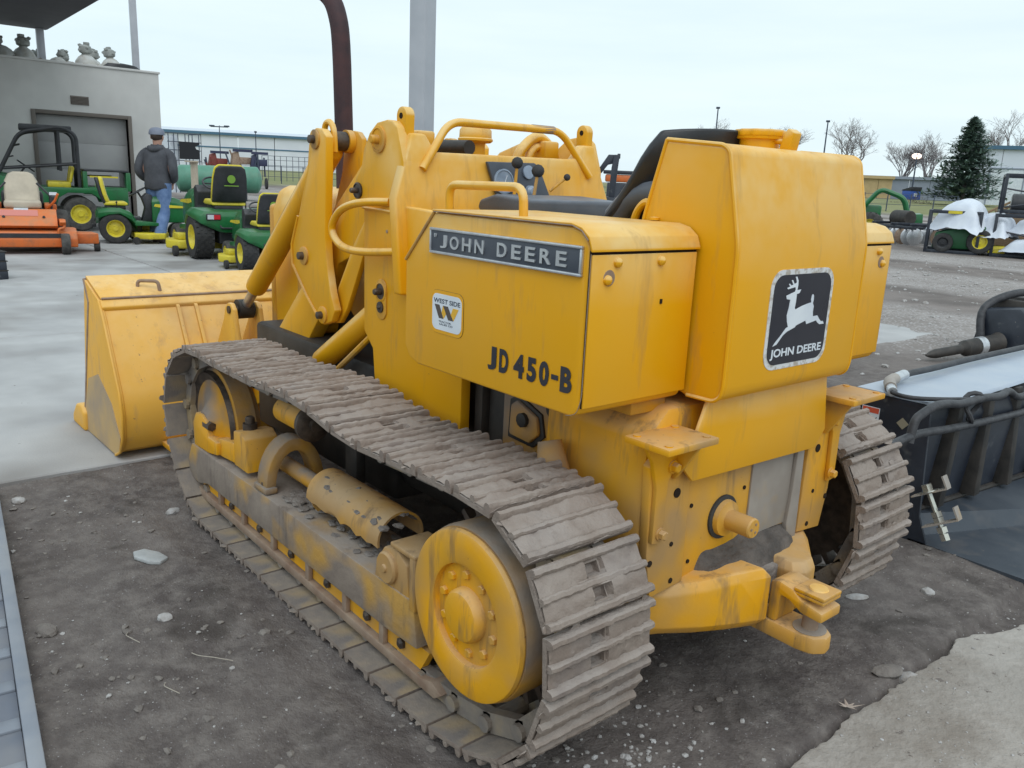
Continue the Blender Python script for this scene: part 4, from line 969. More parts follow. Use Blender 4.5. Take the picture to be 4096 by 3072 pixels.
m = MB(); m.tube([(-.31, -1.72, .618), (-.317, -1.62, .614)], .022, 12); m.build('silver_collar', alum, FT)
m = MB(); m.tube(rpath([(-.317, -1.62, .614), (-.325, -1.555, .612), (-.37, -1.48, .605)], .03), .024, 12); m.build('elbow', grey_st, FT)
m = MB(); m.tube([(-.37, -1.48, .605), (-.40, -1.435, .60)], .019, 12); m.build('silver_collar', alum, FT)
m = MB(); ring = [(-.62 + .018 * math.sin(a * 2), -1.66 + .05 * math.cos(a), .555 + .06 * math.sin(a)) for a in [k * math.pi / 8 for k in range(16)]]; m.tube(ring, .010, 8, True)
tag(m.build('hose_tie', hose_m), 'rubber strap ring tied round the bundle of hoses on the black bucket', 'strap')
# bolts with brackets at the floor edge
zinc = mat('zinc_plated_bolt', (.60, .58, .50), (.48, .47, .43), 40, .3, metal=.8)
BT = thing('bolt_assembly', (0, 0, 0), 0, 'shiny zinc threaded rod with nuts and plates leaning on the black bucket floor', 'bolt')
a = Vector((-.592, -1.425, .268)); b = Vector((-.695, -1.42, .085)); d = (b - a).normalized()
m = MB(); m.lathe(a, d, [(.010, 0), (.010, (b - a).length)], 10); m.build('threaded_rod', zinc, BT)
for t, r, h in ((-.004, .021, .026), (.105, .021, .020), (.127, .021, .020), (.165, .021, .022), (.192, .018, .026)):
    m = MB(); m.lathe(a + d * t, d, [(r, 0), (r, h)], 6); m.build('nut', zinc, BT)
m = MB(); m.lathe(a + d * .022, d, [(.04, 0), (.04, .004)], 20); m.build('washer', zinc, BT)
for t in (.028, .150):
    c = a + d * t; m = MB(); m.box(-.06, .075, -.03, .03, -.003, .003); m.box(.07, .076, -.03, .03, .003, .05) 
    m.xf(Matrix.Translation(c) @ Vector((0, 0, 1)).rotation_difference(d * -1).to_matrix().to_4x4() @ Matrix.Rotation(R(190), 4, 'Z')); m.build('angle_plate', grey_st, BT)
# auger drive lying on the dirt beyond
AU = thing('auger_drive', (0, 0, 0), 0, 'dark hydraulic auger drive lying on the dirt beyond the black bucket', 'auger')
m = MB(); m.lathe((1.14, -5.36, .055), (-.35, -.93, .12), [(.008, 0), (.03, .05), (.04, .1), (.04, .38), (.07, .42), (.075, .75), (.09, .8)], 18); m.build('shaft', dark, AU)
m = MB(); m.lathe((1.14 - .35 * .55, -5.36 - .93 * .55, .055 + .12 * .55), (-.35, -.93, .12), [(.078, 0), (.078, .07)], 18); m.build('silver_band', alum, AU)
m = MB(); m.prism('y', [(.55, 0), (.55, .30), (.75, .46), (1.05, .42), (1.10, .1), (1.0, 0)], -7.4, -6.15); m.build('gear_housing', bsteel, AU, .03)
m = MB(); m.tube(spline([(1.0, -6.1, .12), (1.05, -6.18, .42), (.9, -6.5, .56), (.8, -7.0, .5), (.8, -7.4, .5)], 6), .035, 12); m.build('cable_loop', hose_m, AU)
for y in (-6.4, -6.75):
    m = MB(); m.box(.52, 1.08, y - .05, y + .05, .1, .5); m.build('clamp_band', dark, AU, .01)
# ------------------------------------------------------------------ steel ramp on the left
rst = mat('blue_grey_galvanised_steel', (.20, .22, .26), (.27, .29, .33), 4, .5, metal=.2, second=((.36, .36, .36), 3, .45, .7, .6), bump=.04)
rdk = mat('dark_blue_ramp_plate', (.15, .165, .20), (.20, .21, .24), 5, .7, second=((.23, .22, .21), 4, .45, .7, .7))
RA = thing('loading_ramp', (.0, 0, 0), 0, 'blue grey steel loading ramp with cross cleats at the left edge of the photo', 'ramp')
e0, e1 = Vector((1.95, 1.318, 0)), Vector((-.6, 1.60, 0)); dv = (e1 - e0).normalized(); nv = Vector((-dv.y, dv.x, 0)) * -1
if nv.y < 0: nv = -nv
def rbx(name, s0, s1, w0, w1, z0, z1, mt, bv=.004):
    P = lambda s, w, z: tuple(e0 + dv * s + nv * w + Vector((0, 0, z)))
    m = MB(); m.add([P(s0, w0, z0), P(s1, w0, z0), P(s1, w1, z0), P(s0, w1, z0), P(s0, w0, z1), P(s1, w0, z1), P(s1, w1, z1), P(s0, w1, z1)], [(0, 3, 2, 1), (4, 5, 6, 7), (0, 1, 5, 4), (1, 2, 6, 5), (2, 3, 7, 6), (3, 0, 4, 7)])
    m.build(name, mt, RA, bv)
LR = (e1 - e0).length
rbx('side_rail', 0, LR, 0, .035, -.01, .045, rst); rbx('side_rail', 0, LR, .42, .455, -.01, .045, rst)
k = 0
while k * .18 < LR - .1:
    rbx('cross_cleat', k * .18 + .10, k * .18 + .15, .036, .419, .005, .024, rst)
    rbx('tread_plate', k * .18 + .152, k * .18 + .278, .036, .419, .004, .018, rdk, .002); k += 1
# ------------------------------------------------------------------ square steel column behind the loader
colm = mat('grey_painted_column', (.40, .42, .46), (.46, .48, .52), 3, .5)
m = MB(); m.box(-.075, .075, -.075, .075, 0, 6.2); PO = thing('steel_column', (4.0, -2.12, 0), .38, 'tall square pale grey steel column standing behind the loader', 'column')
m.build('shaft', colm, PO, .006)
m = MB(); m.box(-.16, .16, -.16, .16, 0, .02); m.build('base_plate', colm, PO, .003)
# ================================================================== green and orange machines
grn = mat('green_paint', (.010, .115, .032), (.014, .15, .045), 3, .33, rv=.12, second=((.03, .085, .04), 5, .5, .7, .6), dust=((.10, .17, .10), .4))
grn2 = mat('dark_green_plastic', (.008, .075, .024), (.011, .10, .032), 4, .45)
jy = mat('bright_yellow_paint', (.70, .58, .03), (.58, .47, .04), 6, .45, second=((.34, .28, .07), 9, .55, .72, .6))
blkp = mat('black_plastic', (.012, .013, .016), (.028, .029, .034), 6, .5, dust=((.09, .09, .09), .6))
orp = mat('orange_paint', (.66, .14, .018), (.56, .135, .03), 4, .45, second=((.26, .11, .05), 7, .5, .7, .7), dust=((.66, .26, .11), .6))
tan = mat('tan_vinyl', (.50, .43, .33), (.42, .36, .28), 5, .55)
redl = mat('red_lens', (.55, .02, .035), None, rough=.25)
whl = mat('pale_lens', (.55, .57, .62), None, rough=.25)
grub = mat('dusty_tyre_rubber', (.04, .038, .036), (.085, .08, .075), 14, .8, bump=.1)
def wheel(parent, c, r, w, rim, tread=0, tyre=rub, rr=.56):
    h = w / 2
    m = MB(); m.lathe(c, 'y', [(r * rr, -h * .86), (r * .80, -h * 1.0), (r * .93, -h * .92), (r * .985, -h * .66), (r, -h * .3), (r, h * .3), (r * .985, h * .66), (r * .93, h * .92), (r * .80, h), (r * rr, h * .86)], 36, False)
    if tread:
        for k in range(tread):
            a = 2 * math.pi * k / tread
            for j in range(5):
                y = -h * .72 + j * h * .36; aa = a + (j % 2) * math.pi / tread
                p = [Vector((math.cos(aa + q) * rr_, y + yy, math.sin(aa + q) * rr_)) for rr_ in (r * .985, r * 1.022) for q in (-.055, .055) for yy in (-h * .13, h * .13)]
                m.add([Vector(c) + v for v in p], [(0, 1, 3, 2), (4, 6, 7, 5), (0, 4, 5, 1), (2, 3, 7, 6), (0, 2, 6, 4), (1, 5, 7, 3)])
    t = m.build('tyre', tyre, parent)
    m = MB(); m.lathe(c, 'y', [(0, -h * .5), (r * .16, -h * .52), (r * .18, -h * .35), (r * .42, -h * .25), (r * (rr - .04), -h * .80), (r * (rr + .01), -h * .87), (r * (rr + .01), h * .87), (r * (rr - .04), h * .80), (r * .42, h * .25), (r * .18, h * .35), (r * .16, h * .52), (0, h * .5)], 28)
    m.build('rim', rim, t)
    return t
def lawn_tractor(loc, rz, sc, label, tread=0, lights=True, deckside=1):
    T = thing('lawn_tractor', loc, rz, label, 'lawn tractor', 'green lawn tractors parked on the apron')
    T.scale = (sc, sc, sc)
    wheel(T, (0, .37, .30), .30, .27, jy, tread); wheel(T, (0, -.37, .30), .30, .27, jy, tread)
    wheel(T, (1.22, .34, .20), .20, .17, jy, 0, grub); wheel(T, (1.22, -.34, .20), .20, .17, jy, 0, grub)
    # rear body with fenders
    m = MB(); sec = []
    for x, w, zt, zb in ((-.34, .30, .60, .50), (-.30, .44, .66, .50), (-.1, .52, .70, .58), (.1, .52, .70, .60), (.30, .50, .62, .48), (.40, .42, .45, .36)):
        sec.append([(x, -w, zb), (x, -w, zt - .06), (x, -w * .86, zt), (x, w * .86, zt), (x, w, zt - .06), (x, w, zb), (x, w * .4, zb - .12), (x, -w * .4, zb - .12)])
    m.loft(sec); m.build('fender_body', grn, T, .015, 3, 50)
    m = MB(); m.box(-.26, .5, -.18, .18, .22, .52); m.build('chassis', blkp, T, .02)
    m = MB(); m.prism('y', [(.36, .36), (.80, .36), (.80, .42), (.36, .46)], -.44, .44); m.build('footboard', grn, T, .01)
    m = MB(); sec = []
    for x, w, zt in ((.70, .27, .93), (.85, .27, .95), (1.15, .25, .92), (1.42, .22, .82), (1.52, .18, .68)):
        sec.append([(x, -w, .42), (x, -w, zt - .10), (x, -w * .7, zt), (x, w * .7, zt), (x, w, zt - .10), (x, w, .42)])
    m.loft(sec); hd = m.build('hood', grn, T, .02, 3, 50)
    for s in (1, -1):
        m = MB(); m.prism('y', [(.74, .74), (.76, .79), (1.30, .76), (1.36, .72), (.9, .715)], *((.262, .275) if s > 0 else (-.275, -.262))); m.build('hood_stripe', jy, hd)
    m = MB(); m.prism('y', [(.50, .42), (.72, .42), (.72, .96), (.62, 1.0), (.52, .90), (.58, .7)], -.24, .24); da_ = m.build('dash_tower', blkp, T, .02)
    m = MB(); m.box(.55, .60, .10, .18, .80, .86); m.build('dash_lamp', orp, da_, .005)
    m = MB(); c = Vector((.46, 0, 1.02)); ax = Vector((-.5, 0, .86)).normalized(); u = Vector((0, 1, 0)); v = ax.cross(u)
    m.tube([c + (u * math.cos(a) + v * math.sin(a)) * .17 for a in [k * math.pi / 12 for k in range(24)]], .014, 8, True)
    m.tube([c - u * .16, c + u * .16], .012, 6); m.tube([c, c - ax * .16], .02, 8); m.build('steering_wheel', blkp, T)
    # seat: black shell with yellow cushion
    m = MB(); sec = []
    for z, x, w in ((.72, .0, .22), (.80, -.14, .235), (.95, -.19, .235), (1.12, -.225, .225), (1.24, -.25, .20), (1.275, -.255, .15)):
        sec.append([(x - .05, -w, z), (x - .065, -w * .5, z), (x - .065, w * .5, z), (x - .05, w, z), (x + .0, w * .98, z), (x - .01, 0, z), (x + .0, -w * .98, z)])
    m.loft(sec); se = m.build('seat_back', blkp, T, .012, 2, 60)
    m = MB(); sec = []
    for z, x, w in ((.80, -.10, .245), (.95, -.15, .250), (1.12, -.185, .24), (1.25, -.205, .215), (1.295, -.22, .16)):
        sec.append([(x - .04, -w, z), (x - .04, w, z), (x + .03, w * .9, z), (x + .045, 0, z), (x + .03, -w * .9, z)])
    m.loft(sec); m.build('back_cushion', jy, T, .02, 3, 60)
    m = MB(); m.prism('y', [(-.18, .74), (-.15, .81), (.20, .82), (.27, .78), (.25, .74)], -.235, .235); m.build('seat_cushion', jy, T, .03, 3)
    m = MB(); m.box(-.16, .22, -.2, .2, .66, .742); m.build('seat_base', blkp, T, .02)
    m = MB(); m.lathe((-.300, 0, 1.10), 'x', [(.055, 0), (.055, -.008)], 20); em = m.build('seat_emblem', mat('emblem_green', (.16, .30, .03), None, rough=.5) if 'emblem_green' not in MATS else MATS['emblem_green'], T)
    m = MB(); m.box(-.303, -.297, -.10, .10, 1.005, 1.018); m.build('seat_lettering', em.data.materials[0], T)
    if lights:
        for s in (1, -1):
            m = MB(); m.box(-.352, -.325, .27 * s - .10, .27 * s + .10, .545, .635); tl = m.build('tail_light', blkp, T, .015)
            m = MB(); m.box(-.358, -.35, .27 * s - .085, .27 * s - .0, .56, .62); m.build('red_lens' if s > 0 else 'pale_lens', redl if s > 0 else whl, tl)
            m = MB(); m.box(-.358, -.35, .27 * s + .002, .27 * s + .085, .56, .62); m.build('pale_lens' if s > 0 else 'red_lens', whl if s > 0 else redl, tl)
    # mowing deck
    m = MB(); m.prism('z', [(.34, -.52), (.30, 0), (.34, .58), (.55, .70), (.90, .62), (1.0, .2), (1.0, -.2), (.90, -.55), (.6, -.62)], .10, .22); dk = m.build('mower_deck', jy, T, .025, 3)
    m = MB(); m.prism('z', [(.45, .25), (.45, .55), (.75, .55), (.75, .25)], .22, .31); m.build('belt_cover', jy, dk, .02)
    for s in (1, -1):
        m = MB(); m.lathe((.36, .62 * s, .075), 'y', [(.07, -.03), (.075, 0), (.07, .03)], 16); m.build('gauge_wheel', rub, dk)
    m = MB(); m.box(-.30, -.05, -.12, .12, .36, .50); m.build('transaxle', dark, T, .03)
    m = MB(); m.box(-.42, -.34, -.05, .05, .30, .36); m.build('hitch_plate', blkp, T, .005)
    m = MB(); m.tube(rpath([(-.30, -.18, .50), (-.37, -.18, .44), (-.37, .18, .44), (-.30, .18, .50)], .04), .014, 6); m.build('rear_bar', blkp, T)
    m = MB(); m.tube([(.05, -.30, .66), (.05, -.30, .80)], .01, 6); m.ball((.05, -.30, .81), .022, 1); m.build('side_lever', blkp, T)
    return T
lawn_tractor((10.62, -3.08, 0), -.08, 1.06, 'larger green lawn tractor with emblem on its black seat back, right of the walking man', 22)
lawn_tractor((8.90, -2.98, 0), -.12, .80, 'small green lawn tractor with yellow deck, nearest the loader arms', 22, False)
lawn_tractor((13.60, -2.30, 0), -1.80, .84, 'green lawn tractor seen side on, seat left of the walking man', 0, False)
# ------------------------------------------------------------------ utility vehicle
U = thing('utility_vehicle', (16.75, -2.48, 0), R(80), 'green utility vehicle with black roll cage and cargo bed by the building door', 'utility vehicle')
for x, y in ((0, .58), (0, -.58), (1.85, .58), (1.85, -.58)): wheel(U, (x, y, .32), .32, .24, jy, 0, grub)
m = MB(); m.prism('y', [(-.92, .78), (-.92, 1.13), (-.84, 1.13), (-.84, .84), (-.16, .84), (-.16, 1.13), (-.08, 1.13), (-.08, .70), (-.6, .70)], -.66, .66); bed_ = m.build('cargo_bed', grn, U, .01)
m = MB(); m.box(-.90, -.10, -.64, .64, 1.131, 1.17); m.build('bed_rail', blkp, bed_, .01)
for s in (1, -1):
    m = MB(); m.box(-.7, -.2, *((.662, .67) if s > 0 else (-.67, -.662)), 1.02, 1.05); m.build('bed_stripe', jy, bed_)
    m = MB(); m.prism('y', [(-.86, .5), (-.86, .82), (.62, .82), (.7, .62), (.55, .40), (.42, .40), (.36, .62), (.2, .72), (-.2, .72), (-.38, .60), (-.42, .5)], *((.60, .70) if s > 0 else (-.70, -.60))); m.build('rear_fender', grn, U, .015)
    m = MB(); m.prism('y', [(.55, .36), (.62, .80), (1.45, .80), (1.45, .36)], *((.58, .68) if s > 0 else (-.68, -.58))); sp_ = m.build('side_panel', grn, U, .01)
    m = MB(); m.box(.64, 1.44, *((.681, .686) if s > 0 else (-.686, -.681)), .66, .70); m.build('side_stripe', jy, sp_)
    m = MB(); m.prism('y', [(1.15, .5), (1.15, .98), (1.5, 1.05), (2.1, 1.0), (2.3, .80), (2.28, .5), (2.2, .48), (2.15, .66), (1.98, .74), (1.70, .74), (1.52, .6), (1.48, .5)], *((.50, .70) if s > 0 else (-.70, -.50))); m.build('front_fender', grn, U, .02)
m = MB(); m.prism('y', [(1.0, .5), (1.1, 1.02), (1.5, 1.10), (2.2, 1.02), (2.34, .82), (2.3, .4)], -.5, .5); m.build('hood', grn, U, .03)
m = MB(); m.box(-.7, 2.2, -.5, .5, .30, .42); m.build('chassis', blkp, U, .02)
for s in (1, -1):
    m = MB(); m.tube(rpath([(-.02, .60 * s, .82), (-.02, .60 * s, 1.80), (.22, .60 * s, 1.93), (.92, .60 * s, 1.80), (1.32, .62 * s, 1.02)], .16, 6), .035, 10); m.build('roll_bar', blkp, U)
    m = MB(); m.tube([(1.0, .60 * s, 1.86), (1.45, .61 * s, .9)] if False else [(.28, .58 * s, 1.88), (.28, .56 * s, 1.12)], .026, 8); m.build('roll_bar', blkp, U)
    for k in range(2):
        a_ = Vector((1.05 + .12 * k, .61 * s, 1.55 - .22 * k)); m = MB(); m.tube([a_, a_ + Vector((-.12, -.12 * s, .03))], .014, 6); m.build('grab_bar', blkp, U)
    m = MB(); m.box(.12, .52, .30 * s - .20, .30 * s + .20, .80, .92); m.prism('y', [(.10, .90), (.16, .90), (.10, 1.22), (.04, 1.20)], .30 * s - .2, .30 * s + .2); m.build('seat', jy, U, .03)
m = MB(); m.box(.05, .92, -.62, .62, 1.85, 1.95); m.build('roof', blkp, U, .025)
m = MB(); m.tube([(.0, -.6, 1.26), (1.25, -.6, 1.13), (1.25, .6, 1.13), (.0, .6, 1.26)], .025, 8); m.build('hip_rail', blkp, U)
m = MB(); c = Vector((.85, -.3, 1.18)); ax = Vector((-.6, 0, .8)); u = Vector((0, 1, 0)); v = ax.cross(u)
m.tube([c + (u * math.cos(a) + v * math.sin(a)) * .17 for a in [k * math.pi / 10 for k in range(20)]], .014, 8, True); m.tube([c, c - ax * .25], .02, 6); m.build('steering_wheel', blkp, U)
# ------------------------------------------------------------------ orange zero-turn mower facing the camera
Zt = thing('zero_turn_mower', (12.35, -.72, 0), math.pi - .18, 'orange zero turn mower with tan seat facing the camera', 'mower')
wheel(Zt, (-.55, .47, .29), .29, .26, blkp, 0, grub); wheel(Zt, (-.55, -.47, .29), .29, .26, blkp, 0, grub)
for s in (1, -1):
    wheel(Zt, (.62, .50 * s, .15), .15, .12, orp, 0, grub)
    m = MB(); m.tube(rpath([(.60, .50 * s - .08, .15), (.60, .50 * s - .08, .36), (.60, .50 * s, .38), (.58, .50 * s, .44)], .03), .018, 8); m.build('caster_fork', orp, Zt)
    m = MB(); m.prism('y', [(-.2, .36), (.58, .40), (.66, .46), (.58, .50), (-.2, .46)], *((.44, .52) if s > 0 else (-.52, -.44))); m.build('front_arm', orp, Zt, .01)
    m = MB(); m.prism('y', [(-.85, .40), (-.85, .62), (-.3, .64), (.0, .52), (.0, .40)], *((.28, .36) if s > 0 else (-.36, -.28))); m.build('rear_frame', orp, Zt, .01)
    m = MB(); m.tube([(.0, .36 * s, .5), (-.05, .38 * s, .78), (-.12, .20 * s, .98)], .016, 8); m.build('steering_lever', blkp, Zt)
    m = MB(); m.box(-.62, -.08, .36 * s - .08, .36 * s + .08, .58, .68); m.build('side_console', orp, Zt, .02)
m = MB(); m.prism('y', [(-.1, .42), (.05, .60), (.22, .62), (.52, .46), (.58, .40), (.50, .36)], -.42, .42); fp = m.build('floor_pan', orp, Zt, .015)
m = MB(); m.prism('y', [(.26, .606), (.40, .532), (.40, .528), (.26, .60)], -.30, .18); m.build('pink_sticker', mat('faded_red_print', (.62, .22, .18), None, rough=.5), fp)
m = MB(); m.prism('y', [(.16, .628), (.26, .612), (.26, .606), (.16, .62)], -.12, .06); m.build('white_sticker', wht, fp)
m = MB(); m.prism('y', [(-.42, .10), (-.42, .32), (.30, .36), (.56, .32), (.62, .22), (.62, .10)], -.66, .66); dk = m.build('mower_deck', orp, Zt, .02, 3)
m = MB(); m.box(.35, .6205, -.5, .5, .235, .295); m.build('deck_slot', blkp, dk)
m = MB(); m.prism('z', [(-.1, .66), (.3, .66), (.28, .96), (-.05, .9)], .12, .28); m.build('discharge_chute', orp, dk, .02)
m = MB(); m.lathe((.2, .93, .075), 'y', [(.07, -.04), (.075, 0), (.07, .04)], 16); m.build('gauge_wheel', rub, dk)
m = MB(); sec = []
for z, x, w in ((.64, -.05, .22), (.70, -.20, .235), (.85, -.28, .235), (1.0, -.33, .22), (1.10, -.36, .17), (1.135, -.37, .10)):
    sec.append([(x - .06, -w, z), (x - .06, w, z), (x + .03, w * .92, z), (x + .055, 0, z), (x + .03, -w * .92, z)])
m.loft(sec); m.build('seat_back', tan, Zt, .02, 3, 60)
m = MB(); m.box(-.25, .18, -.24, .24, .62, .735); m.build('seat_cushion', tan, Zt, .04, 4)
m = MB(); m.box(-.30, .10, -.25, .25, .50, .625); m.build('seat_pan', blkp, Zt, .02)
m = MB(); m.box(-1.0, -.55, -.28, .28, .45, .85); m.build('engine', blkp, Zt, .05)
for s in (1, -1):
    m = MB(); m.box(-.45, -.15, .40 * s - .05, .40 * s + .05, .62, .80); m.build('fuel_tank', blkp, Zt, .03)
    m = MB(); m.tube([(-.05, .30 * s, .60), (.06, .42 * s, .74), (.10, .46 * s, .84)], .018, 8); m.build('control_stalk', orp, Zt)
    m = MB(); m.box(.02, .10, .40 * s - .05, .40 * s + .05, .82, .86); m.build('decal_tab', wht, Zt)
    m = MB(); m.tube([(.05, .25 * s, .44), (.45, .25 * s, .52)], .02, 6); m.build('deck_link', blkp, Zt)
# ------------------------------------------------------------------ small black stack at the left edge of the apron
SB = thing('battery_stack', (9.15, .22, 0), .2, 'small black stacked blocks on the concrete at the left edge of the photo', 'blocks'); SB.scale = (.62, .62, .62)
for k in range(3):
    m = MB(); m.box(-.30, .30, -.16 + .01 * k, .16, .17 * k, .17 * k + .15); m.build('block', bsteel, SB, .012)
    m = MB(); m.box(-.305, .305, -.17, .165, .17 * k + .15, .17 * k + .168); m.build('flange', dark, SB, .004)
# ================================================================== the walking man
def skin_mesh(name, verts, edges, radii, m, sub=2, parent=None):
    me = bpy.data.meshes.new(name); me.from_pydata(verts, edges, [])
    ob = bpy.data.objects.new(name, me); COL.objects.link(ob)
    md = ob.modifiers.new('skin', 'SKIN')
    for i, r in enumerate(radii):
        sv = me.skin_vertices[0].data[i]; sv.radius = (r, r) if not isinstance(r, tuple) else r; sv.use_root = i == 0
    md.branch_smoothing = .6
    ms = ob.modifiers.new('sub', 'SUBSURF'); ms.levels = sub; ms.render_levels = sub
    dg = bpy.context.evaluated_depsgraph_get(); dg.update()
    nm = bpy.data.meshes.new_from_object(ob.evaluated_get(dg)); bpy.data.objects.remove(ob)
    nm.name = name; nm.materials.clear(); nm.materials.append(m)
    for q in nm.polygons: q.use_smooth = True
    return link(name, nm, parent)
skin_m = mat('skin', (.48, .27, .20), (.42, .23, .17), 20, .6)
jacket_m = mat('dark_grey_jacket', (.050, .052, .062), (.075, .078, .09), 9, .85, bump=.2, bsc=25)
denim = mat('faded_denim', (.085, .15, .30), (.15, .23, .40), 9, .85, bump=.15, bsc=30)
cap_m = mat('grey_cap', (.16, .18, .24), (.21, .23, .29), 9, .8)
hair_m = mat('short_dark_hair', (.05, .035, .028), None, rough=.8)
boot_m = mat('brown_boots', (.06, .042, .03), (.09, .065, .05), 9, .7)
PM = thing('person', (13.36, -2.98, 0), -.75, 'man in grey cap, dark grey jacket and blue jeans walking away past the mowers', 'person')
PM.scale = (1.04, 1.04, 1.04)
V = [(0, 0, 1.0), (.0, 0, 1.15), (.02, 0, 1.32), (.035, 0, 1.47), (.045, 0, 1.56), (.065, 0, 1.66), (.075, 0, 1.76),
     (.03, .17, 1.46), (-.03, .235, 1.22), (.10, .20, 1.02), (.03, -.17, 1.46), (-.03, -.235, 1.22), (.10, -.20, 1.02),
     (.0, .095, .94), (.12, .10, .53), (.05, .105, .10), (.19, .11, .04), (0, -.095, .94), (-.04, -.10, .52), (-.26, -.10, .14), (-.16, -.10, .05)]
Eg = [(0, 1), (1, 2), (2, 3), (3, 4), (4, 5), (5, 6), (3, 7), (7, 8), (8, 9), (3, 10), (10, 11), (11, 12), (0, 13), (13, 14), (14, 15), (15, 16), (0, 17), (17, 18), (18, 19), (19, 20)]
rad = [.11, .10, .11, .09, .055, .085, .075, .05, .036, .030, .05, .036, .030, .075, .058, .04, .035, .085, .058, .04, .035]
skin_mesh('body', V, Eg, rad, skin_m, 2, PM)
def ering(c, rx, ry, tilt=0, n=20): return [(c[0] + rx * math.cos(a) + tilt * math.sin(a) * 0, c[1] + ry * math.sin(a), c[2] + (.012 * math.sin(5 * a + c[2] * 9))) for a in [2 * math.pi * k / n for k in range(n)]]
m = MB(); m.loft([ering(c, rx, ry) for c, rx, ry in (((0, 0, .865), .155, .205), ((-.005, 0, .90), .165, .215), ((-.005, 0, 1.02), .165, .21), ((0, 0, 1.15), .16, .205), ((.01, 0, 1.30), .165, .225), ((.02, 0, 1.42), .155, .235), ((.025, 0, 1.49), .125, .205), ((.03, 0, 1.54), .095, .13), ((.035, 0, 1.585), .085, .095))])
for s in (1, -1):
    m.tube(spline([(.025, .14 * s, 1.47), (.01, .235 * s, 1.40), (-.035, .285 * s, 1.24), (-.03, .29 * s, 1.14), (.05, .26 * s, 1.06), (.11, .20 * s, 1.02)], 4), [.085 - .0015 * k for k in range(21)], 12)
m.build('jacket', jacket_m, PM, ang=70)
m = MB(); m.tube(spline([(-.02, -.10, 1.53), (-.085, -.05, 1.52), (-.10, 0, 1.51), (-.085, .05, 1.52), (-.02, .10, 1.53)], 4), .045, 10); m.build('hood', jacket_m, PM, ang=70)
for nm_, pts, rr_ in (('jeans', [(0, .085, .97), (.03, .09, .80), (.075, .10, .53), (.05, .105, .30), (.03, .105, .075)], [.135, .125, .10, .092, .09]), ('jeans', [(0, -.085, .97), (-.01, -.09, .80), (-.03, -.10, .53), (-.14, -.10, .33), (-.25, -.10, .13)], [.135, .125, .10, .092, .088])):
    m = MB(); m.tube(spline(pts, 4), [rr_[min(4, k // 4)] * (1 - (k % 4) / 4) + rr_[min(4, k // 4 + 1)] * (k % 4) / 4 for k in range(17)], 14); m.build('trouser_leg', denim, PM, ang=70)
for s in (1, -1):      # hands with fingers, mostly tucked at the jacket front
    h = Vector((.135, .185 * s, 1.00)); HV = [tuple(h), tuple(h + Vector((.02, 0, -.05)))]; HE = [(0, 1)]; HR = [.03, .032]
    for k in range(4):
        b0 = h + Vector((.035 - .018 * k, -.008 * s, -.075)); HV += [tuple(b0), tuple(b0 + Vector((.012, -.006 * s, -.035))), tuple(b0 + Vector((.004, -.02 * s, -.06 + .006 * abs(k - 1))))]
        i = 2 + 3 * k; HE += [(1, i), (i, i + 1), (i + 1, i + 2)]; HR += [.011, .010, .008]
    b0 = h + Vector((.045, -.015 * s, -.03)); HV += [tuple(b0), tuple(b0 + Vector((.02, -.012 * s, -.03)))]; HE += [(0, 14), (14, 15)]; HR += [.012, .009]
    skin_mesh('hand', HV, HE, HR, skin_m, 1, PM)
m = MB(); m.ball((.055, 0, 1.735), .104, 3, (1.12, .92, .95)); m.build('hair', hair_m, PM)
m = MB(); m.ball((.135, 0, 1.70), .075, 3, (.75, .88, 1.12)); fc = m.build('face', skin_m, PM)
m = MB(); m.prism('y', [(.185, 1.71), (.215, 1.685), (.187, 1.678)], -.014, .014); m.build('nose', skin_m, fc, .004)
for s in (1, -1):
    m = MB(); m.ball((.178, .03 * s, 1.722), .010, 1); m.build('eye', hair_m, fc)
    m = MB(); m.ball((.06, .10 * s, 1.705), .03, 2, (.7, .35, 1.1)); m.build('ear', skin_m, fc)
m = MB(); m.box(.176, .186, -.025, .025, 1.65, 1.657); m.build('mouth', redl, fc)
m = MB(); m.lathe((.055, 0, 1.745), 'z', [(.122, 0), (.124, .03), (.112, .075), (.08, .105), (.03, .118), (0, .12)], 24); cp = m.build('cap', cap_m, PM)
m = MB(); m.prism('z', [(.14, -.085), (.22, -.07), (.255, 0), (.22, .07), (.14, .085)], 1.748, 1.757); m.build('cap_peak', cap_m, cp, .003)
for x, y, z, a in ((.11, .108, .05, 0), (-.21, -.10, .075, -.55)):
    m = MB(); m.loft([[(X, w * q, Zz) for q in (-1, 1)] + [(X, w * .7 * q, Zz + hh) for q in (1, -1)] for X, w, Zz, hh in ((-.13, .035, 0, .10), (-.08, .045, 0, .14), (0, .045, 0, .11), (.09, .05, 0, .07), (.15, .04, .005, .045))]); m.xf(Matrix.Translation((x, y, z - .05)) @ Matrix.Rotation(-a, 4, 'Y')); m.build('boot', boot_m, PM, .01, 2, 60)
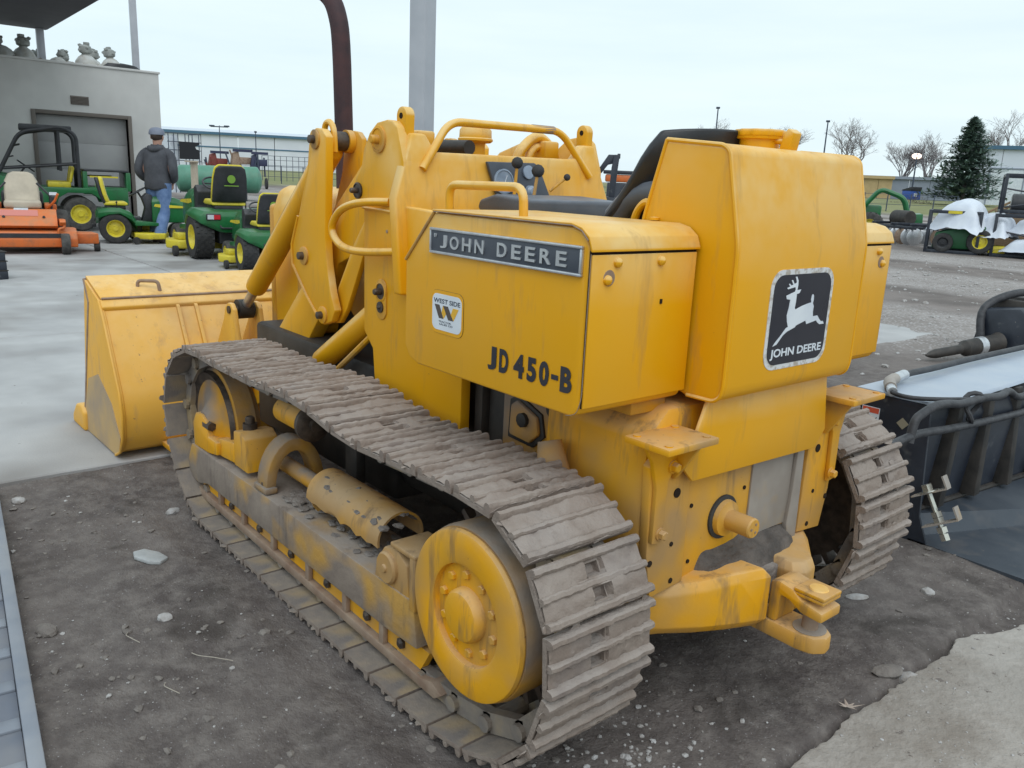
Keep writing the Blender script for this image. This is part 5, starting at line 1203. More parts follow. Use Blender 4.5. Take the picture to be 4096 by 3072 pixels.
# ================================================================== block building on the left
wall_m = mat('beige_rendered_block', (.50, .49, .475), (.57, .56, .54), 1.2, .9, bump=.15, bsc=30, second=((.42, .405, .385), .7, .5, .75, .6))
door_m = mat('taupe_metal_door', (.30, .295, .295), (.34, .335, .33), 2, .6)
frame_m = mat('dark_taupe_frame', (.13, .11, .095), None, rough=.6)
BL = thing('block_building', (0, 0, 0), 0, 'beige block building with a wide grey door at the left', 'building')
fx = 18.5
m = MB(); m.box(fx, 26, -2.20, 9, 0, 3.28); m.build('wall', wall_m, BL)
m = MB(); m.box(fx, 26, -4.74, -4.02, 0, 3.28); m.build('wall', wall_m, BL)
m = MB(); m.box(fx, 26, -4.02, -2.20, 2.25, 3.28); m.build('wall', wall_m, BL)
m = MB(); m.box(fx - .03, 26.05, -4.77, 9, 3.282, 3.33); m.build('coping', wall_m, BL, .01)
dr = MB(); dr.box(fx + .16, fx + .22, -4.02, -2.20, 0, 2.25); dr = dr.build('roll_door', door_m, BL)
for k in range(4):
    m = MB(); m.box(fx + .15, fx + .162, -4.01, -2.21, .02 + k * .557, .02 + k * .557 + .553); m.build('door_panel', door_m, dr, .004)
for a in ((-2.20, -2.12, 0, 2.33), (-4.10, -4.02, 0, 2.33)):
    m = MB(); m.box(fx - .03, fx + .15, a[0], a[1], a[2], a[3]); m.build('door_frame', frame_m, BL, .006)
m = MB(); m.box(fx - .03, fx + .15, -4.02, -2.20, 2.25, 2.33); m.build('door_frame', frame_m, BL, .006)
vt = MB(); vt.box(fx - .012, fx + .0, -3.25, -2.89, 2.48, 2.66); vt = vt.build('vent', frame_m, BL)
for k in range(6):
    m = MB(); m.prism('y', [(fx - .03, 2.492 + k * .028), (fx - .012, 2.492 + k * .028), (fx - .012, 2.514 + k * .028)], -3.24, -2.90); m.build('vent_slat', frame_m, vt)
# canopy roof over the building with posts
roof_m = mat('dark_canopy_soffit', (.055, .055, .065), (.08, .08, .09), 2, .8); post_m = mat('pale_grey_post', (.42, .43, .47), (.48, .49, .53), 3, .55)
CN = thing('canopy', (0, 0, 0), 0, 'dark flat canopy roof corner at the top left above the building', 'canopy')
m = MB(); m.prism('z', [(14.2, -2.59), (19.62, -2.78), (19.85, 8), (14.2, 8)], 4.04, 4.34); m.build('roof_slab', roof_m, CN, .02)
m = MB(); m.tube([(14.2, -2.58, 4.10), (19.62, -2.79, 4.10), (19.86, 8, 4.10)], .05, 6); m.build('fascia', mat('blue_grey_fascia', (.12, .12, .19), None, rough=.6), CN)
m = MB(); m.box(19.38, 19.52, -2.68, -2.54, 3.33, 4.04); m.build('post', post_m, CN, .008)
m = MB(); m.box(-.065, .065, -.065, .065, 0, 4.4); LPo = thing('roof_pole', (19.5, -4.57, 3.33), 0, 'thin pale grey pole rising from the right corner of the building roof', 'pole'); m.build('shaft', post_m, LPo, .006)
m = MB(); m.box(-.12, .12, -.12, .12, 0, .02); m.build('base_plate', post_m, LPo)
# old white lamp heads stored on the roof edge
lampw = mat('old_white_enamel', (.50, .51, .50), (.40, .38, .34), 8, .5); lampc = mat('corroded_cast_grey', (.24, .25, .24), (.32, .33, .31), 15, .7)
def lamp_head(y, z, s, tilt, label, x=19.3):
    T = thing('barn_light', (x, y, z), rnd.uniform(0, 6), label, 'barn light', 'old barn lights stored on the roof')
    T.scale = (s, s, s); T.rotation_euler = (tilt, 0, rnd.uniform(0, 6))
    m = MB(); m.lathe((0, 0, 0), 'z', [(.26, 0), (.255, .03), (.22, .13), (.15, .22), (.09, .26), (.07, .29)], 24); m.build('dome', lampw, T)
    m = MB(); m.lathe((0, 0, .28), 'z', [(.075, 0), (.13, .03), (.14, .09), (.125, .16), (.08, .19), (.03, .20)], 12); so_ = m.build('socket', lampc, T)
    for k in range(5):
        a = k * 2 * math.pi / 5 + .3; m = MB(); m.ball((.12 * math.cos(a), .12 * math.sin(a), .36 + .05 * (k % 3)), .05, 1, (1, 1, .8), .2); m.build('lug', lampc, so_)
    m = MB(); m.box(-.02, .09, -.05, .05, .46, .53); m.build('bracket', lampc, so_, .01)
    return T
lamp_head(-3.46, 3.34, .98, .06, 'white domed lamp shade, left one of the three near the black cable coil')
lamp_head(-3.98, 3.34, .92, -.10, 'white domed lamp shade next to the black cable coil')
lamp_head(-3.74, 3.34, .90, .1, 'white lamp shade half hidden between two others near the cable coil', 19.9)
lamp_head(-2.24, 3.34, .98, .0, 'white domed lamp shade just left of the canopy post')
lamp_head(-1.86, 3.34, .95, .35, 'lamp shade standing tilted at the far left of the roof edge')
lamp_head(-2.88, 3.26, .85, .5, 'greyish lamp shade tipped over right of the canopy post')
lamp_head(-2.60, 3.33, .62, .1, 'small lamp shade directly behind the canopy post', 19.85)
lamp_head(-3.12, 3.28, .55, .4, 'smallest lamp shade on the roof, right of the tipped one')
deb = mat('brown_roof_debris', (.16, .115, .075), (.22, .165, .11), 9, .95)
m = MB(); rr = random.Random(9)
for k in range(70): m.ball((19.15 + rr.uniform(-.1, .1), rr.uniform(-3.75, -1.6), 3.34), rr.uniform(.03, .09), 1, (1, 1.3, .7), .3)
tag(m.build('roof_debris', deb, ang=25), 'brown leaves and scrap heaped along the roof edge of the building', 'debris', kind='stuff')
m = MB()
for k in range(5):
    c = Vector((19.12, -4.16, 3.36 + .018 * k)); ph = .5 * k
    m.tube([c + Vector((.12 * math.sin(a), (.42 - .03 * k) * math.cos(a), .012 * math.sin(a + ph) + .05 * (k == 4) * max(0, math.sin(a)))) for a in [q * math.pi / 14 for q in range(28)]], .024, 6, True)
tag(m.build('cable_coil', blkp), 'flat coil of black cable on the roof edge of the building', 'cable')
# ================================================================== yard behind the mowers
tank_g = mat('faded_green_tank', (.07, .22, .15), (.10, .27, .19), 3, .5, second=((.15, .2, .13), 2, .5, .75, .5))
TK = thing('storage_tank', (0, 0, 0), 0, 'long horizontal green storage tank lying behind the mowers', 'tank')
A_, B_ = Vector((32.25, -9.75, .80)), Vector((31.2, -12.5, .84)); ax = (B_ - A_).normalized(); ln = (B_ - A_).length
m = MB(); m.lathe(A_, ax, [(0, -.16), (.2, -.14), (.38, -.08), (.50, .0), (.52, .06), (.52, ln - .06), (.50, ln), (.38, ln + .08), (.2, ln + .14), (0, ln + .16)], 32); m.build('shell', tank_g, TK)
for t in (.5, ln - .5):
    c = A_ + ax * t; m = MB(); m.box(-.5, .5, -.06, .06, 0, .45); m.xf(Matrix.Translation((c.x, c.y, 0)) @ Matrix.Rotation(math.atan2(ax.y, ax.x) + math.pi / 2, 4, 'Z')); m.build('cradle', bsteel, TK)
m = MB(); m.lathe((29.22, -9.26, 0), 'z', [(.125, 0), (.125, 1.38), (.14, 1.40), (.14, 1.45), (.12, 1.47)], 20); tb_ = thing('pipe_bollard', (0, 0, 0), 0, 'tan upright pipe bollard in front of the green tank', 'bollard'); m.build('pipe', tan, tb_)
m = MB(); m.box(29.0, 29.45, -9.35, -9.0, 1.42, 1.47); m.build('cap_plate', tan, tb_, .01)
iron = mat('dark_blue_iron', (.04, .055, .09), (.06, .075, .11), 5, .6)
PN = thing('pipe_rack', (0, 0, 0), 0, 'tall open pipe rack with a black panel behind the walking man', 'rack')
def bar(parent, a, b, r=.025, mt=iron, nm='bar', n=6):
    m = MB(); m.tube([a, b], r, n); return m.build(nm, mt, parent)
for y in (-11.25, -11.49, -11.68, -12.0, -12.32, -12.62): bar(PN, (37.9, y, 0), (37.9, y, 2.68), .022, iron, 'upright')
for z in (2.68, 2.31, 1.95, 1.5): bar(PN, (37.9, -11.2, z), (37.9, -12.70, z), .02, iron, 'rail')
for y in (-11.25, -12.62): bar(PN, (39.2, y, 0), (39.2, y, 2.68), .022, iron, 'upright'); bar(PN, (37.9, y, 2.68), (39.2, y, 2.68), .02, iron, 'rail')
m = MB(); m.prism('x', [(-11.70, 1.56), (-11.70, 2.33), (-12.60, 2.31), (-12.60, 2.22), (-12.42, 2.12), (-12.46, 2.02), (-12.60, 1.98), (-12.60, 1.57)], 37.83, 37.87); m.build('black_panel', mat('black_tarp', (.008, .008, .012), None, rough=.6), PN)
m = MB(); m.box(38.0, 39.2, -11.68, -11.35, .0, 2.6); m.build('white_column', wht, PN)
redp = mat('rusty_red_paint', (.22, .035, .03), (.16, .045, .03), 6, .6); navy = mat('navy_paint', (.03, .035, .08), None, rough=.5)
def implement(x, y, lb, mt, w, h, mods):
    T = thing('farm_implement', (x, y, ground_z(x, y)), rnd.uniform(-.3, .3), lb, 'implement', 'farm implements beyond the green tank')
    r = random.Random(int(x * 100)); 
    m = MB(); m.box(-.2, .2, -w * .5, w * .1, h * .62, h * .80); m.build('body', mt, T, .03)
    m = MB(); m.prism('x', [(-w * .1, .7), (w * .15, h * .95), (w * .40, h * .9), (w * .5, h * .6), (w * .3, .65)], -.15, .2); m.build('body', mt, T, .03)
    for k in range(5):
        a_ = Vector((r.uniform(-.3, .3), r.uniform(-.5, .5) * w, r.uniform(.2, .5) * h)); m = MB(); m.tube([a_, a_ + Vector((r.uniform(-.2, .2), r.uniform(-.4, .4) * w, r.uniform(.35, .55) * h))], .045, 6); m.build('strut', (mt, iron, wht)[k % 3] if mods else (mt, iron)[k % 2], T)
    for s in (-1, 1):
        m = MB(); m.lathe((0, s * w * .45, .3), 'y', [(.3, -.05), (.32, 0), (.3, .05)], 14); m.build('wheel', rub, T)
    m = MB(); m.box(-.22, -.14, -w * .55, w * .45, h * .93, h * 1.0); m.build('top_bar', navy, T)
implement(44.9, -16.15, 'dark red farm implement with a white strut, left of the pair', redp, 1.0, 1.95, 1)
implement(44.4, -17.25, 'brown rusty farm implement taller at its right end', rusty, 1.1, 2.1, 0)
implement(44.0, -18.1, 'navy blue farm implement right of the rusty ones', navy, .9, 2.0, 0)
CG = thing('wire_pen', (0, 0, 0), 0, 'wire mesh pen panels standing far behind the lawn tractors', 'fence')
ca, cb = Vector((53.1, -22.3, 1.0)), Vector((51.8, -25.2, 1.0))
for k in range(9):
    p_ = ca.lerp(cb, k / 8); bar(CG, tuple(p_ - Vector((0, 0, .5))), tuple(p_ + Vector((0, 0, 1.13))), .02, iron, 'post')
for z in (2.12, 1.85, 1.5): bar(CG, (ca.x, ca.y, z), (cb.x, cb.y, z), .016, iron, 'rail')
# long yard fence
FN = thing('wire_fence', (0, 0, 0), 0, 'low post and wire fence along the far grass field', 'fence')
fa, fb = Vector((56.5, -19.0, 0)), Vector((22, -56.0, 0)); N = 34
fpm = MB().tube([(0, 0, 0), (0, 0, 1.15)], .035, 6).mesh('fence_post', iron)
for k in range(N + 1):
    p_ = fa.lerp(fb, k / N); o = link('fence_post', fpm, FN); o.location = (p_.x, p_.y, ground_z(p_.x, p_.y))
for hgt in (.45, .8, 1.1):
    m = MB(); m.tube([(fa.lerp(fb, k / N).x, fa.lerp(fb, k / N).y, ground_z(fa.lerp(fb, k / N).x, fa.lerp(fb, k / N).y) + hgt) for k in range(N + 1)], .014, 4); m.build('fence_wire', iron, FN)
# ------------------------------------------------------------------ long white warehouse
whs = mat('white_sheet_wall', (.62, .64, .70), (.68, .70, .75), .3, .6); trim = mat('teal_blue_trim', (.06, .14, .22), None, rough=.5); whr = mat('pale_sheet_roof', (.52, .57, .64), (.58, .63, .69), .3, .5)
WH = thing('white_warehouse', (0, 0, 0), 0, 'very long low white warehouse with blue trim on the left horizon', 'warehouse')
wa, wb = Vector((126.5, -24.0, 0)), Vector((104, -79.0, 0)); wd = (wb - wa).normalized(); wn = Vector((wd.y, -wd.x, 0))
if wn.x < 0: wn = -wn
wl = (wb - wa).length
def wbox(name, s0, s1, d0, d1, z0, z1, mt):
    P = lambda s, d, z: tuple(wa + wd * s + wn * d + Vector((0, 0, z)))
    m = MB(); m.add([P(s0, d0, z0), P(s1, d0, z0), P(s1, d1, z0), P(s0, d1, z0), P(s0, d0, z1), P(s1, d0, z1), P(s1, d1, z1), P(s0, d1, z1)], [(0, 3, 2, 1), (4, 5, 6, 7), (0, 1, 5, 4), (1, 2, 6, 5), (2, 3, 7, 6), (3, 0, 4, 7)]); return m.build(name, mt, WH)
nb_ = 12
for k in range(nb_): wbox('wall_bay', wl * k / nb_ + .04, wl * (k + 1) / nb_ - .04, 0, 20, .5, 5.55, whs)
wbox('eave_trim', -.2, wl + .2, -.35, -.02, 5.5, 5.85, trim); wbox('band_trim', 0, wl, -.06, -.01, 3.75, 3.92, trim)
m = MB(); P = lambda s, d, z: tuple(wa + wd * s + wn * d + Vector((0, 0, z))); m.add([P(-.2, -.3, 5.86), P(wl + .2, -.3, 5.86), P(wl + .2, 10, 6.6), P(-.2, 10, 6.6), P(-.2, 20, 5.86), P(wl + .2, 20, 5.86)], [(0, 1, 2, 3), (3, 2, 5, 4), (0, 3, 4), (1, 5, 2)]); m.build('roof', whr, WH)
def lamp_post(x, y, h, rz, label, kind=0, lit=False, w=1):
    T = thing('lamp_post', (x, y, ground_z(x, y)), rz, label, 'lamp post', 'lamp posts round the yard')
    m = MB(); m.tube([(0, 0, 0), (0, 0, h)], [.10 * w, .06 * w], 8); m.build('pole', iron, T)
    if kind == 0:
        m = MB(); m.tube([(0, 0, h - .05), (.5, 0, h)], .05, 6); m.build('arm', iron, T)
        m = MB(); m.box(.25, .95, -.2, .2, h - .06, h + .10); hd_ = m.build('lamp_housing', iron, T, .03)
    elif kind == 2:
        m = MB(); m.box(-.09, .09, -.09, .09, h - .02, h + .12); m.build('cap', iron, T, .02)
    else:
        m = MB(); m.tube([(-.7, 0, h - .1), (.7, 0, h - .1)], .05, 6); m.build('arm', iron, T)
        for s in (-1, 1):
            m = MB(); m.box(s * .6 - .2, s * .6 + .2, -.12, .12, h - .1, h + .02); hd_ = m.build('lamp_housing', iron, T, .03)
    if lit:
        m = MB(); m.ball((.55, 0, h - .22), .50, 3, (1.25, 1, .62)); m.build('glowing_bulb', mat('lit_sodium_lamp', (1, .85, .75), None, rough=.4, emit=((1.0, .72, .58), 2.2)), T)
    return T
lamp_post(68.1, -25.3, 3.9, .9, 'slim pole with twin lamp heads above the white warehouse roof', 1, False, .55)
lamp_post(67.0, -27.9, 3.5, .9, 'plain slim pole in front of the white warehouse', 2, False, .55)
lamp_post(55.3, -74.05, 8.7, R(-52), 'lamp post rising above the seat back')
lamp_post(46.05, -80.25, 7.6, R(-60), 'lamp post right of the tank filler cap')
lamp_post(42.5, -93.4, 5.0, R(-62), 'lit lamp post glowing warm white by the bare trees', 0, True)
# ------------------------------------------------------------------ machine behind the cowl
EX = thing('backhoe_arm', (0, 0, 0), 0, 'black hydraulic digging arm standing beyond the loader seat', 'machine')
def slab(parent, nm, pts, y0, th, mt=bsteel):
    c = Vector((7.78, -8.35, 0)); u = Vector((-.72, -.69, 0)) ; n_ = Vector((-.69, .72, 0))
    m = MB(); P = lambda a, b, t: tuple(c + u * a + n_ * t + Vector((0, 0, b))); k = len(pts)
    m.add([P(a, b, y0) for a, b in pts] + [P(a, b, y0 + th) for a, b in pts], [tuple(range(k)), tuple(range(2 * k - 1, k - 1, -1))] + [(i, (i + 1) % k, k + (i + 1) % k, k + i) for i in range(k)]); return m.build(nm, mt, parent, .01)
slab(EX, 'dipper', [(-.02, 1.10), (.08, 1.10), (.10, 1.55), (.12, 1.80), (.03, 1.80), (.0, 1.6)], -.08, .16)
slab(EX, 'boom', [(-.22, 1.55), (-.06, 1.80), (.10, 1.80), (.02, 1.66), (-.06, 1.64), (-.16, 1.50)], -.10, .12)
slab(EX, 'foot', [(-.10, .0), (.14, .0), (.12, 1.12), (-.05, 1.14)], -.12, .22)
slab(EX, 'bracket', [(.08, 1.74), (.13, 1.74), (.13, 1.82), (.08, 1.82)], -.03, .06)
OB = thing('orange_implement', (11.75, -12.85, 0), R(-46), 'orange and black implement glimpsed beyond the loader seat', 'implement')
m = MB(); m.box(-.3, .3, -.35, .35, 1.38, 1.55); m.build('orange_hood', orp, OB, .04)
m = MB(); m.box(-.32, .32, -.4, .4, 1.56, 1.64); m.build('black_rack', bsteel, OB, .02)
m = MB(); m.box(-.3, .3, -.3, .3, .2, 1.37); m.build('engine_block', bsteel, OB, .04)
for s in (-1, 1):
    m = MB(); m.lathe((0, s * .42, .35), 'y', [(.33, -.1), (.35, 0), (.33, .1)], 18); m.build('wheel', rub, OB)
# ================================================================== right-hand yard
TR = thing('compact_tractor', (11.35, -24.0, 0), R(28), 'green tractor front partly hidden behind the loader tank', 'tractor')
wheel(TR, (0, .55, .42), .42, .30, jy, 16, grub, .5); wheel(TR, (0, -.55, .42), .42, .30, jy, 16, grub, .5)
m = MB(); m.box(-.3, 1.2, -.3, .3, .45, 1.05); m.build('hood', grn, TR, .06)
for s in (1, -1):
    m = MB(); m.tube(rpath([(.3, .42 * s, .9), (-.2, .42 * s, 1.55), (-.9, .42 * s, 1.30), (-1.15, .42 * s, .55)], .2), .07, 8); m.build('loader_arm', grn, TR)
m = MB(); m.prism('y', [(-1.15, .30), (-1.5, .30), (-1.45, .86), (-1.25, .84)], -.75, .75); m.build('front_bucket', grn, TR, .02)
TI = thing('disc_harrow', (9.45, -22.7, 0), R(65), 'dark disc harrow with shiny discs on the gravel right of the loader', 'harrow')
for y in (-.55, -.2, .2, .55):
    m = MB(); m.box(-.04, .04, -.75, .75, 0, .08) if False else m.box(y - .03, y + .03, -.9, .9, .46, .54); m.build('frame_bar', bsteel, TI, .01)
for s in (-.8, 0, .8):
    m = MB(); m.box(-.65, .65, s - .03, s + .03, .55, .62); m.build('frame_bar', bsteel, TI, .01)
for k in range(14):
    m = MB(); m.lathe((-.45 + (k % 2) * .9, -.8 + k * .123, .26), (.2, 1, 0), [(.24, -.02), (.2, .0), (.05, .03), (0, .03)], 18); m.build('disc', alum if k % 3 else rusty, TI)
for k in range(8):
    m = MB(); m.tube([(-.4 + (k % 2) * .8, -.75 + k * .21, .5), (-.4 + (k % 2) * .8, -.75 + k * .21, .25)], .03, 6); m.build('hanger', bsteel, TI)
m = MB(); m.lathe((0, -.35, .74), 'y', [(.2, -.32), (.22, -.3), (.22, .3), (.2, .32)], 20); m.build('roll', dark, TI)
# steel stacking frames with a tarp-covered machine
def frame_rack(loc, rz, L_, Wd, H, label, yellow=True, diag=False):
    T = thing('steel_stillage', loc, rz, label, 'steel frame', 'steel stacking frames on the gravel')
    for x in (0, L_):
        for y in (0, Wd): m = MB(); m.box(x - .035, x + .035, y - .035, y + .035, 0, H); m.build('corner_post', bsteel, T, .005)
    for z in (.04, H - .04):
        for y in (0, Wd): m = MB(); m.box(.036, L_ - .036, y - .035, y + .035, z - .04, z + .04); m.build('long_rail', bsteel, T, .005)
        for x in (0, L_): m = MB(); m.box(x - .034, x + .034, .036, Wd - .036, z - .04, z + .04); m.build('end_rail', bsteel, T, .005)
    if yellow:
        m = MB(); m.box(L_ * .35, L_ * .62, -.041, -.036, H - .075, H - .005); m.build('yellow_label', jy, T)
    if diag:
        for a, b in (((.04, 0, H * .15), (L_ - .04, 0, H * .6)), ((.04, 0, H * .62), (L_ - .04, 0, H * .25))): bar(T, a, b, .022, bsteel, 'brace')
    return T
rzr = math.atan2(-.44, -1.06)
frame_rack((7.80, -20.14, 0), rzr, 1.15, .0 - 1.3 if False else 1.3, 1.06, 'low black steel frame with yellow label round a tarp covered mower')
frame_rack((6.44, -20.72, 0), rzr, 2.4, 1.3, 1.04, 'long low black steel frame at the right edge under the tall rack', False, True)
frame_rack((6.45, -20.95, 1.06), rzr, 2.4, 1.3, .95, 'black steel frame stacked on top of the long frame at the right edge', True, True)
tarp = mat('white_plastic_tarp', (.58, .62, .70), (.66, .70, .76), 4, .4, bump=.35, bsc=5)
def tarp_thing(c, rx, ry, h, z0, label, seed, pk=((0, 0, 1),)):
    # sheet draped over a few lumps, folded at its skirt
    n = 26; rr = random.Random(seed); m = MB(); vs = []
    for i in range(n + 1):
        for j in range(n + 1):
            u, v = i / n * 2 - 1, j / n * 2 - 1
            z = 0
            for px_, py_, a_ in pk:
                d_ = math.hypot((u - px_) * 1.0, v - py_); z = max(z, a_ * max(0, 1 - .42 * d_ * d_))
            e_ = max(abs(u), abs(v)); z = z * h * (1 - .55 * smooth(.62, 1, e_)) + .05 * h * mnoise.noise(Vector((u * 3, v * 3, seed)))
            z += .05 * h * mnoise.noise(Vector((u * 4, v * 4, seed + 3))) * e_
            sx = 1 + .06 * mnoise.noise(Vector((v * 4, seed, 0))); sy = 1 + .06 * mnoise.noise(Vector((u * 4, seed, 5)))
            vs.append((c[0] + rx * u * sx, c[1] + ry * v * sy, z0 + z))
    m.add(vs, [(i * (n + 1) + j, (i + 1) * (n + 1) + j, (i + 1) * (n + 1) + j + 1, i * (n + 1) + j + 1) for i in range(n) for j in range(n)])
    return tag(m.build('plastic_tarp', tarp, ang=60), label, 'tarp', 'white tarps over stored machines')
tarp_thing((7.30, -20.85, 0), .66, .62, .98, .38, 'white plastic tarp draped over the machine inside the low frame', 1, ((-.1, 0, 1), (.5, .2, .6), (-.5, -.6, .62), (.4, -.7, .6)))
tarp_thing((6.60, -21.2, 0), .48, .62, .85, .22, 'white plastic tarp bulging between the two steel frames', 2, ((0, 0, 1), (.5, -.4, .8), (-.6, .3, .8)))
tarp_thing((5.55, -21.5, 0), .75, .55, .65, .42, 'white plastic tarp inside the long frame at the right edge', 4, ((-.5, 0, 1), (.5, .2, .8)))
tarp_thing((5.50, -20.95, 0), .75, .35, .42, .05, 'low white plastic sheet near the ground inside the long frame', 6, ((.3, 0, 1), (-.5, .2, .7)))
CM = thing('covered_mower', (7.25, -20.85, 0), rzr, 'dark green mower body with yellow wheel under the white tarp', 'mower')
wheel(CM, (.42, -.42, .33), .30, .16, jy, 0, rub); wheel(CM, (-.40, -.42, .26), .24, .16, blkp, 0, rub)
m = MB(); m.prism('y', [(-.65, .12), (-.6, .5), (-.2, .62), (.5, .72), (.6, .5), (.55, .12)], -.4, .5); m.build('body', grn2, CM, .04)
m = MB(); m.box(.62, 1.0, -.45, .1, .08, .26); m.build('mower_deck', jy, CM, .03)
# timber and a black drum on the racks behind
wood = mat('weathered_timber', (.30, .20, .12), (.40, .28, .17), 9, .85, stretch=(1, 1, 8))
for k, (a, b, lb) in enumerate((((7.9, -22.6, .75), (6.6, -23.0, 1.55), 'long weathered plank leaning up to the right behind the tarps'), ((7.5, -22.4, .70), (6.7, -22.8, 1.40), 'shorter tan plank leaning below the long plank behind the tarps'), ((7.1, -22.3, 1.08), (5.9, -22.7, .95), 'grey timber lying flat behind the tall rack'))):
    d = (Vector(b) - Vector(a)); m = MB(); m.box(0, d.length, -.07, .07, -.03, .03); m.xf(Matrix.Translation(a) @ d.to_track_quat('X', 'Z').to_matrix().to_4x4()); tag(m.build('plank', wood, None, .005), lb, 'plank', 'timber behind the racks')
m = MB(); m.lathe((6.85, -22.6, 1.25), (-.9, -.35, 0), [(.27, 0), (.30, .03), (.30, 1.2), (.27, 1.23)], 24); DR = thing('black_drum', (0, 0, 0), 0, 'black plastic drum lying on its side behind the tall rack', 'drum'); m.build('shell', blkp, DR)
m = MB(); m.lathe((6.85, -22.6, 1.25), (-.9, -.35, 0), [(.24, -.012), (.24, .0)], 24); m.build('pale_end', lampw, DR)
m = MB(); m.box(5.6, 7.2, -22.95, -22.3, 0, .94); tag(m.build('pallet_stack', wood, None, .01), 'low stack of brown pallets under the black drum', 'pallets')
# ------------------------------------------------------------------ far right: buildings, dumpster, trees
bsh = mat('blue_steel_bin', (.02, .075, .34), (.03, .09, .38), 3, .5)
DU = thing('dumpster', (40.35, -88.85, ground_z(40.3, -88.8)), R(-25), 'blue dumpster with a black lid far off on the right', 'dumpster')
m = MB(); m.prism('y', [(-.6, .1), (.6, .1), (.7, 1.0), (-.6, 1.0)], -.65, .65); m.build('bin', bsh, DU, .03)
m = MB(); m.prism('y', [(-.66, 1.0), (.76, 1.0), (.74, 1.10), (-.66, 1.42)], -.68, .68); m.build('lid', blkp, DU, .02)
m = MB(); m.box(-.61, -.602, -.2, .2, .45, .75); m.build('white_sign', wht, DU)
tanw = mat('tan_board_wall', (.50, .37, .19), (.42, .31, .16), 1, .8); grw = mat('grey_blue_shed_wall', (.22, .25, .31), (.26, .29, .35), .5, .7)
def shed(name, a, b, h, depth, mt, label, z0, rf=None, bays=6, cat='building'):
    T = thing(name, (a[0], a[1], z0), math.atan2(b[1] - a[1], b[0] - a[0]), label, cat)
    L_ = math.hypot(b[0] - a[0], b[1] - a[1])
    for k in range(bays):
        m = MB(); m.box(L_ * k / bays + .02, L_ * (k + 1) / bays - .02, 0, depth, -.5, h); m.build('wall_panel', mt, T)
    m = MB(); m.box(-.2, L_ + .2, -.3, depth + .2, h + .002, h + .35); m.build('roof', rf or mt, T)
    return T
shed('tan_enclosure', (60.0, -95.5), (48.75, -101.45), 2.35, 4, tanw, 'tan board enclosure far off behind the tank top', ground_z(50, -101), tanw, 8)
shed('grey_shed', (58, -108), (40, -116.5), 2.55, 8, grw, 'long low blue grey shed behind the bare trees', ground_z(50, -112), grw, 8)
for k, x in enumerate((52.9, 46.6)):
    pass
wb2 = mat('white_metal_building', (.62, .66, .74), (.66, .70, .78), .5, .6)
T = shed('white_building', (33.6, -86.3), (18, -92.2), 5.2, 12, wb2, 'tall white metal building with blue eave at the right edge', ground_z(30, -88), trim, 7)
m = MB(); m.box(1.6, 4.4, -.06, .0, 0, 3.3); d_ = m.build('door', wht, T); 
for a in ((1.5, 1.6, 0, 3.4), (4.4, 4.5, 0, 3.4)): m = MB(); m.box(a[0], a[1], -.10, .0, a[2], a[3]); m.build('door_trim', grw, d_)
m = MB(); m.box(1.5, 4.5, -.10, .0, 3.4, 3.5); m.build('door_trim', grw, d_)
# bare winter trees
bark = mat('haze_paled_bark', (.19, .165, .165), (.24, .215, .215), 3, .9)  # bark colour paled to stand in for haze over the distance
def bare_tree(x, y, h, spread, label, seed, leans=0):
    r = random.Random(seed); T = thing('bare_tree', (x, y, ground_z(x, y)), r.uniform(0, 6), label, 'tree', 'bare winter trees far off')
    tr = MB(); cr_ = MB()
    def grow(p, d, L_, rad_, lev):
        n = 3; pts = [p]; q = p.copy(); dd = d.copy()
        for k in range(n):
            dd = (dd + Vector((r.uniform(-1, 1), r.uniform(-1, 1), r.uniform(-.3, .5))) * .16).normalized(); q = q + dd * L_ / n; pts.append(q.copy())
        (tr if lev < 1 else cr_).tube(pts, [rad_ * (1 - .45 * k / n) for k in range(n + 1)], 6 if lev < 2 else 3)
        if lev >= 6: return
        kk = r.choice((3, 4)) if lev < 3 else 3
        for k in range(kk):
            t = pts[-1] if k < 2 else pts[-2]
            sp = spread * (.55 + .12 * lev)
            nd = (dd + Vector((r.uniform(-1, 1), r.uniform(-1, 1), r.uniform(-.25, .45))) * sp).normalized()
            grow(t, nd, L_ * r.uniform(.60, .82), max(rad_ * .55, .012), lev + 1)
    base = 1 if not leans else 2
    for k in range(base):
        d = Vector((r.uniform(-.15, .15), r.uniform(-.15, .15), 1)).normalized() if base == 1 else Vector((.25 * (k * 2 - 1), .1, 1)).normalized()
        grow(Vector((0, 0, 0)), d, h * .26, h * .022, 0)
    tr.build('trunk', bark, T); cr_.build('crown', bark, T)
bare_tree(69.2, -107.2, 13.5, 1.1, 'bushy bare tree above the tank filler cap', 3)
bare_tree(60.6, -112.2, 14.0, 1.15, 'wide spreading bare tree right of the middle lamp post', 5)
bare_tree(54.5, -115.3, 9.4, .8, 'bare tree beside the lit lamp', 8, 1)
bare_tree(51.6, -116.8, 10.0, .75, 'slim bare tree left of the spruce', 12, 1)
bare_tree(42.9, -120.3, 14.5, 1.0, 'tall bare tree rising behind the white building', 15)
bare_tree(77.0, -101.7, 12.0, .9, 'small bare treetop behind the left lamp post', 17)
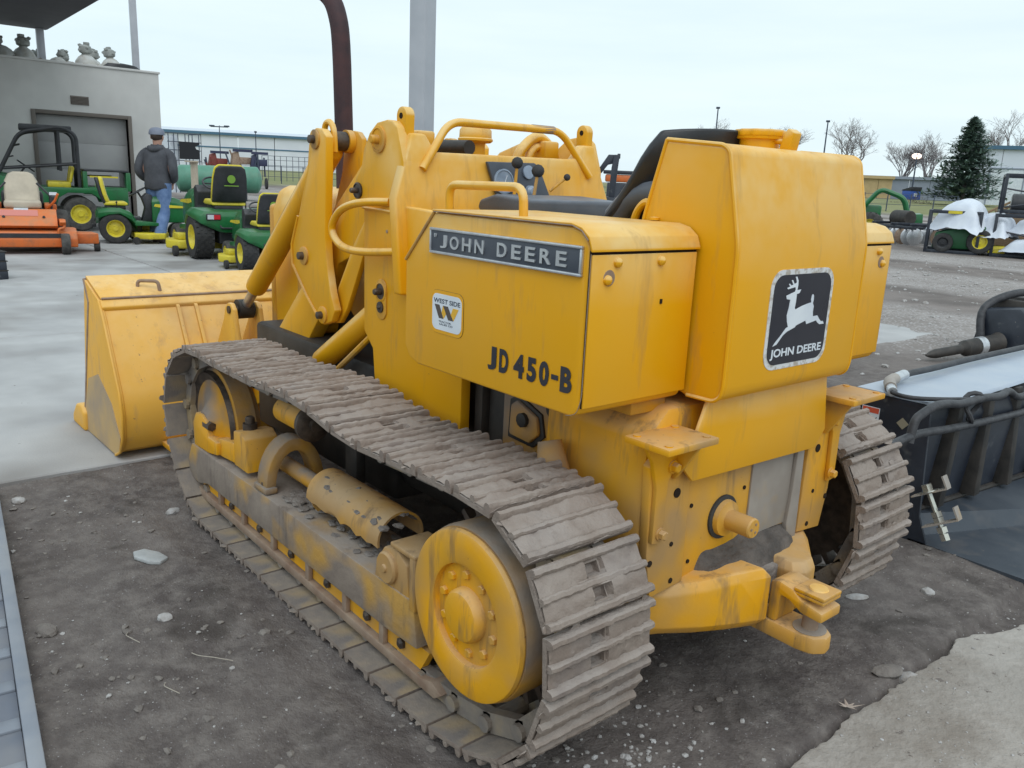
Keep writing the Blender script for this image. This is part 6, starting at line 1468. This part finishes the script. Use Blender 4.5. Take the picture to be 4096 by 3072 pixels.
# spruce
nee = mat('dark_spruce_needles', (.085, .135, .11), (.135, .195, .165), 1.5, .8, second=((.20, .26, .25), 4, .55, .75, .5))
SP = thing('spruce_tree', (30.25, -76.9, ground_z(30, -77)), 0, 'dark green spruce tree on the right in front of the white building', 'tree')
m = MB(); m.tube([(0, 0, 0), (0, 0, 7.4)], [.22, .02], 8); m.build('trunk', bark, SP)
m = MB(); r = random.Random(21); H = 7.55
for k in range(430):
    t = (k / 430) ** .95; z = .35 + t * (H - .5); rad_ = (3.3 * (1 - t) ** .85 + .16) * r.uniform(.62, 1.2) * (1 + .16 * math.sin(3 * k * 2.399 + z * 1.3) + .12 * math.sin(z * 4)); a = k * 2.399 + r.uniform(-.4, .4)
    tip = Vector((math.cos(a) * rad_, math.sin(a) * rad_, z + .18 * rad_ - r.uniform(.0, .35)))
    root = Vector((0, 0, z + .1))
    for j in range(22):
        u = .10 + .90 * (j + r.random()) / 22; c = root.lerp(tip, u) + Vector((r.uniform(-.12, .12), r.uniform(-.12, .12), r.uniform(-.1, .06)))
        L_ = r.uniform(.24, .46) * (.6 + .5 * (1 - t)); d = Vector((math.cos(a) * .8 + r.uniform(-.7, .7), math.sin(a) * .8 + r.uniform(-.7, .7), r.uniform(-.25, .45))).normalized(); sd = d.cross(Vector((0, 0, 1))).normalized() * L_ * .32
        m.add([c - d * .1 + sd, c - d * .1 - sd, c + d * L_ - sd * .3 + Vector((0, 0, .03)), c + d * L_ + sd * .3], [(0, 1, 2, 3)])
m.build('crown', nee, SP, ang=180)
# mound of brush beside the spruce
m = MB(); r = random.Random(2)
for k in range(420):
    a = r.uniform(0, 6.28); q = abs(r.gauss(0, .6)); c = Vector((33.2 + 1.6 * q * math.cos(a), -74.5 + 1.2 * q * math.sin(a), ground_z(33, -74.5) + max(0, 1.0 - q) * r.random() * 1.0)); d = Vector((r.uniform(-1, 1), r.uniform(-1, 1), r.uniform(0, 1))) * .22
    s_ = Vector((r.uniform(-1, 1), r.uniform(-1, 1), 0)) * .06; m.add([c, c + s_, c + d], [(0, 1, 2)])
BR = thing('brush_shrub', (0, 0, 0), 0, 'low brown shrub left of the spruce trunk', 'shrub'); m.build('twigs', mat('brown_brush', (.12, .095, .07), (.16, .13, .09), 2, .9), BR, ang=180)
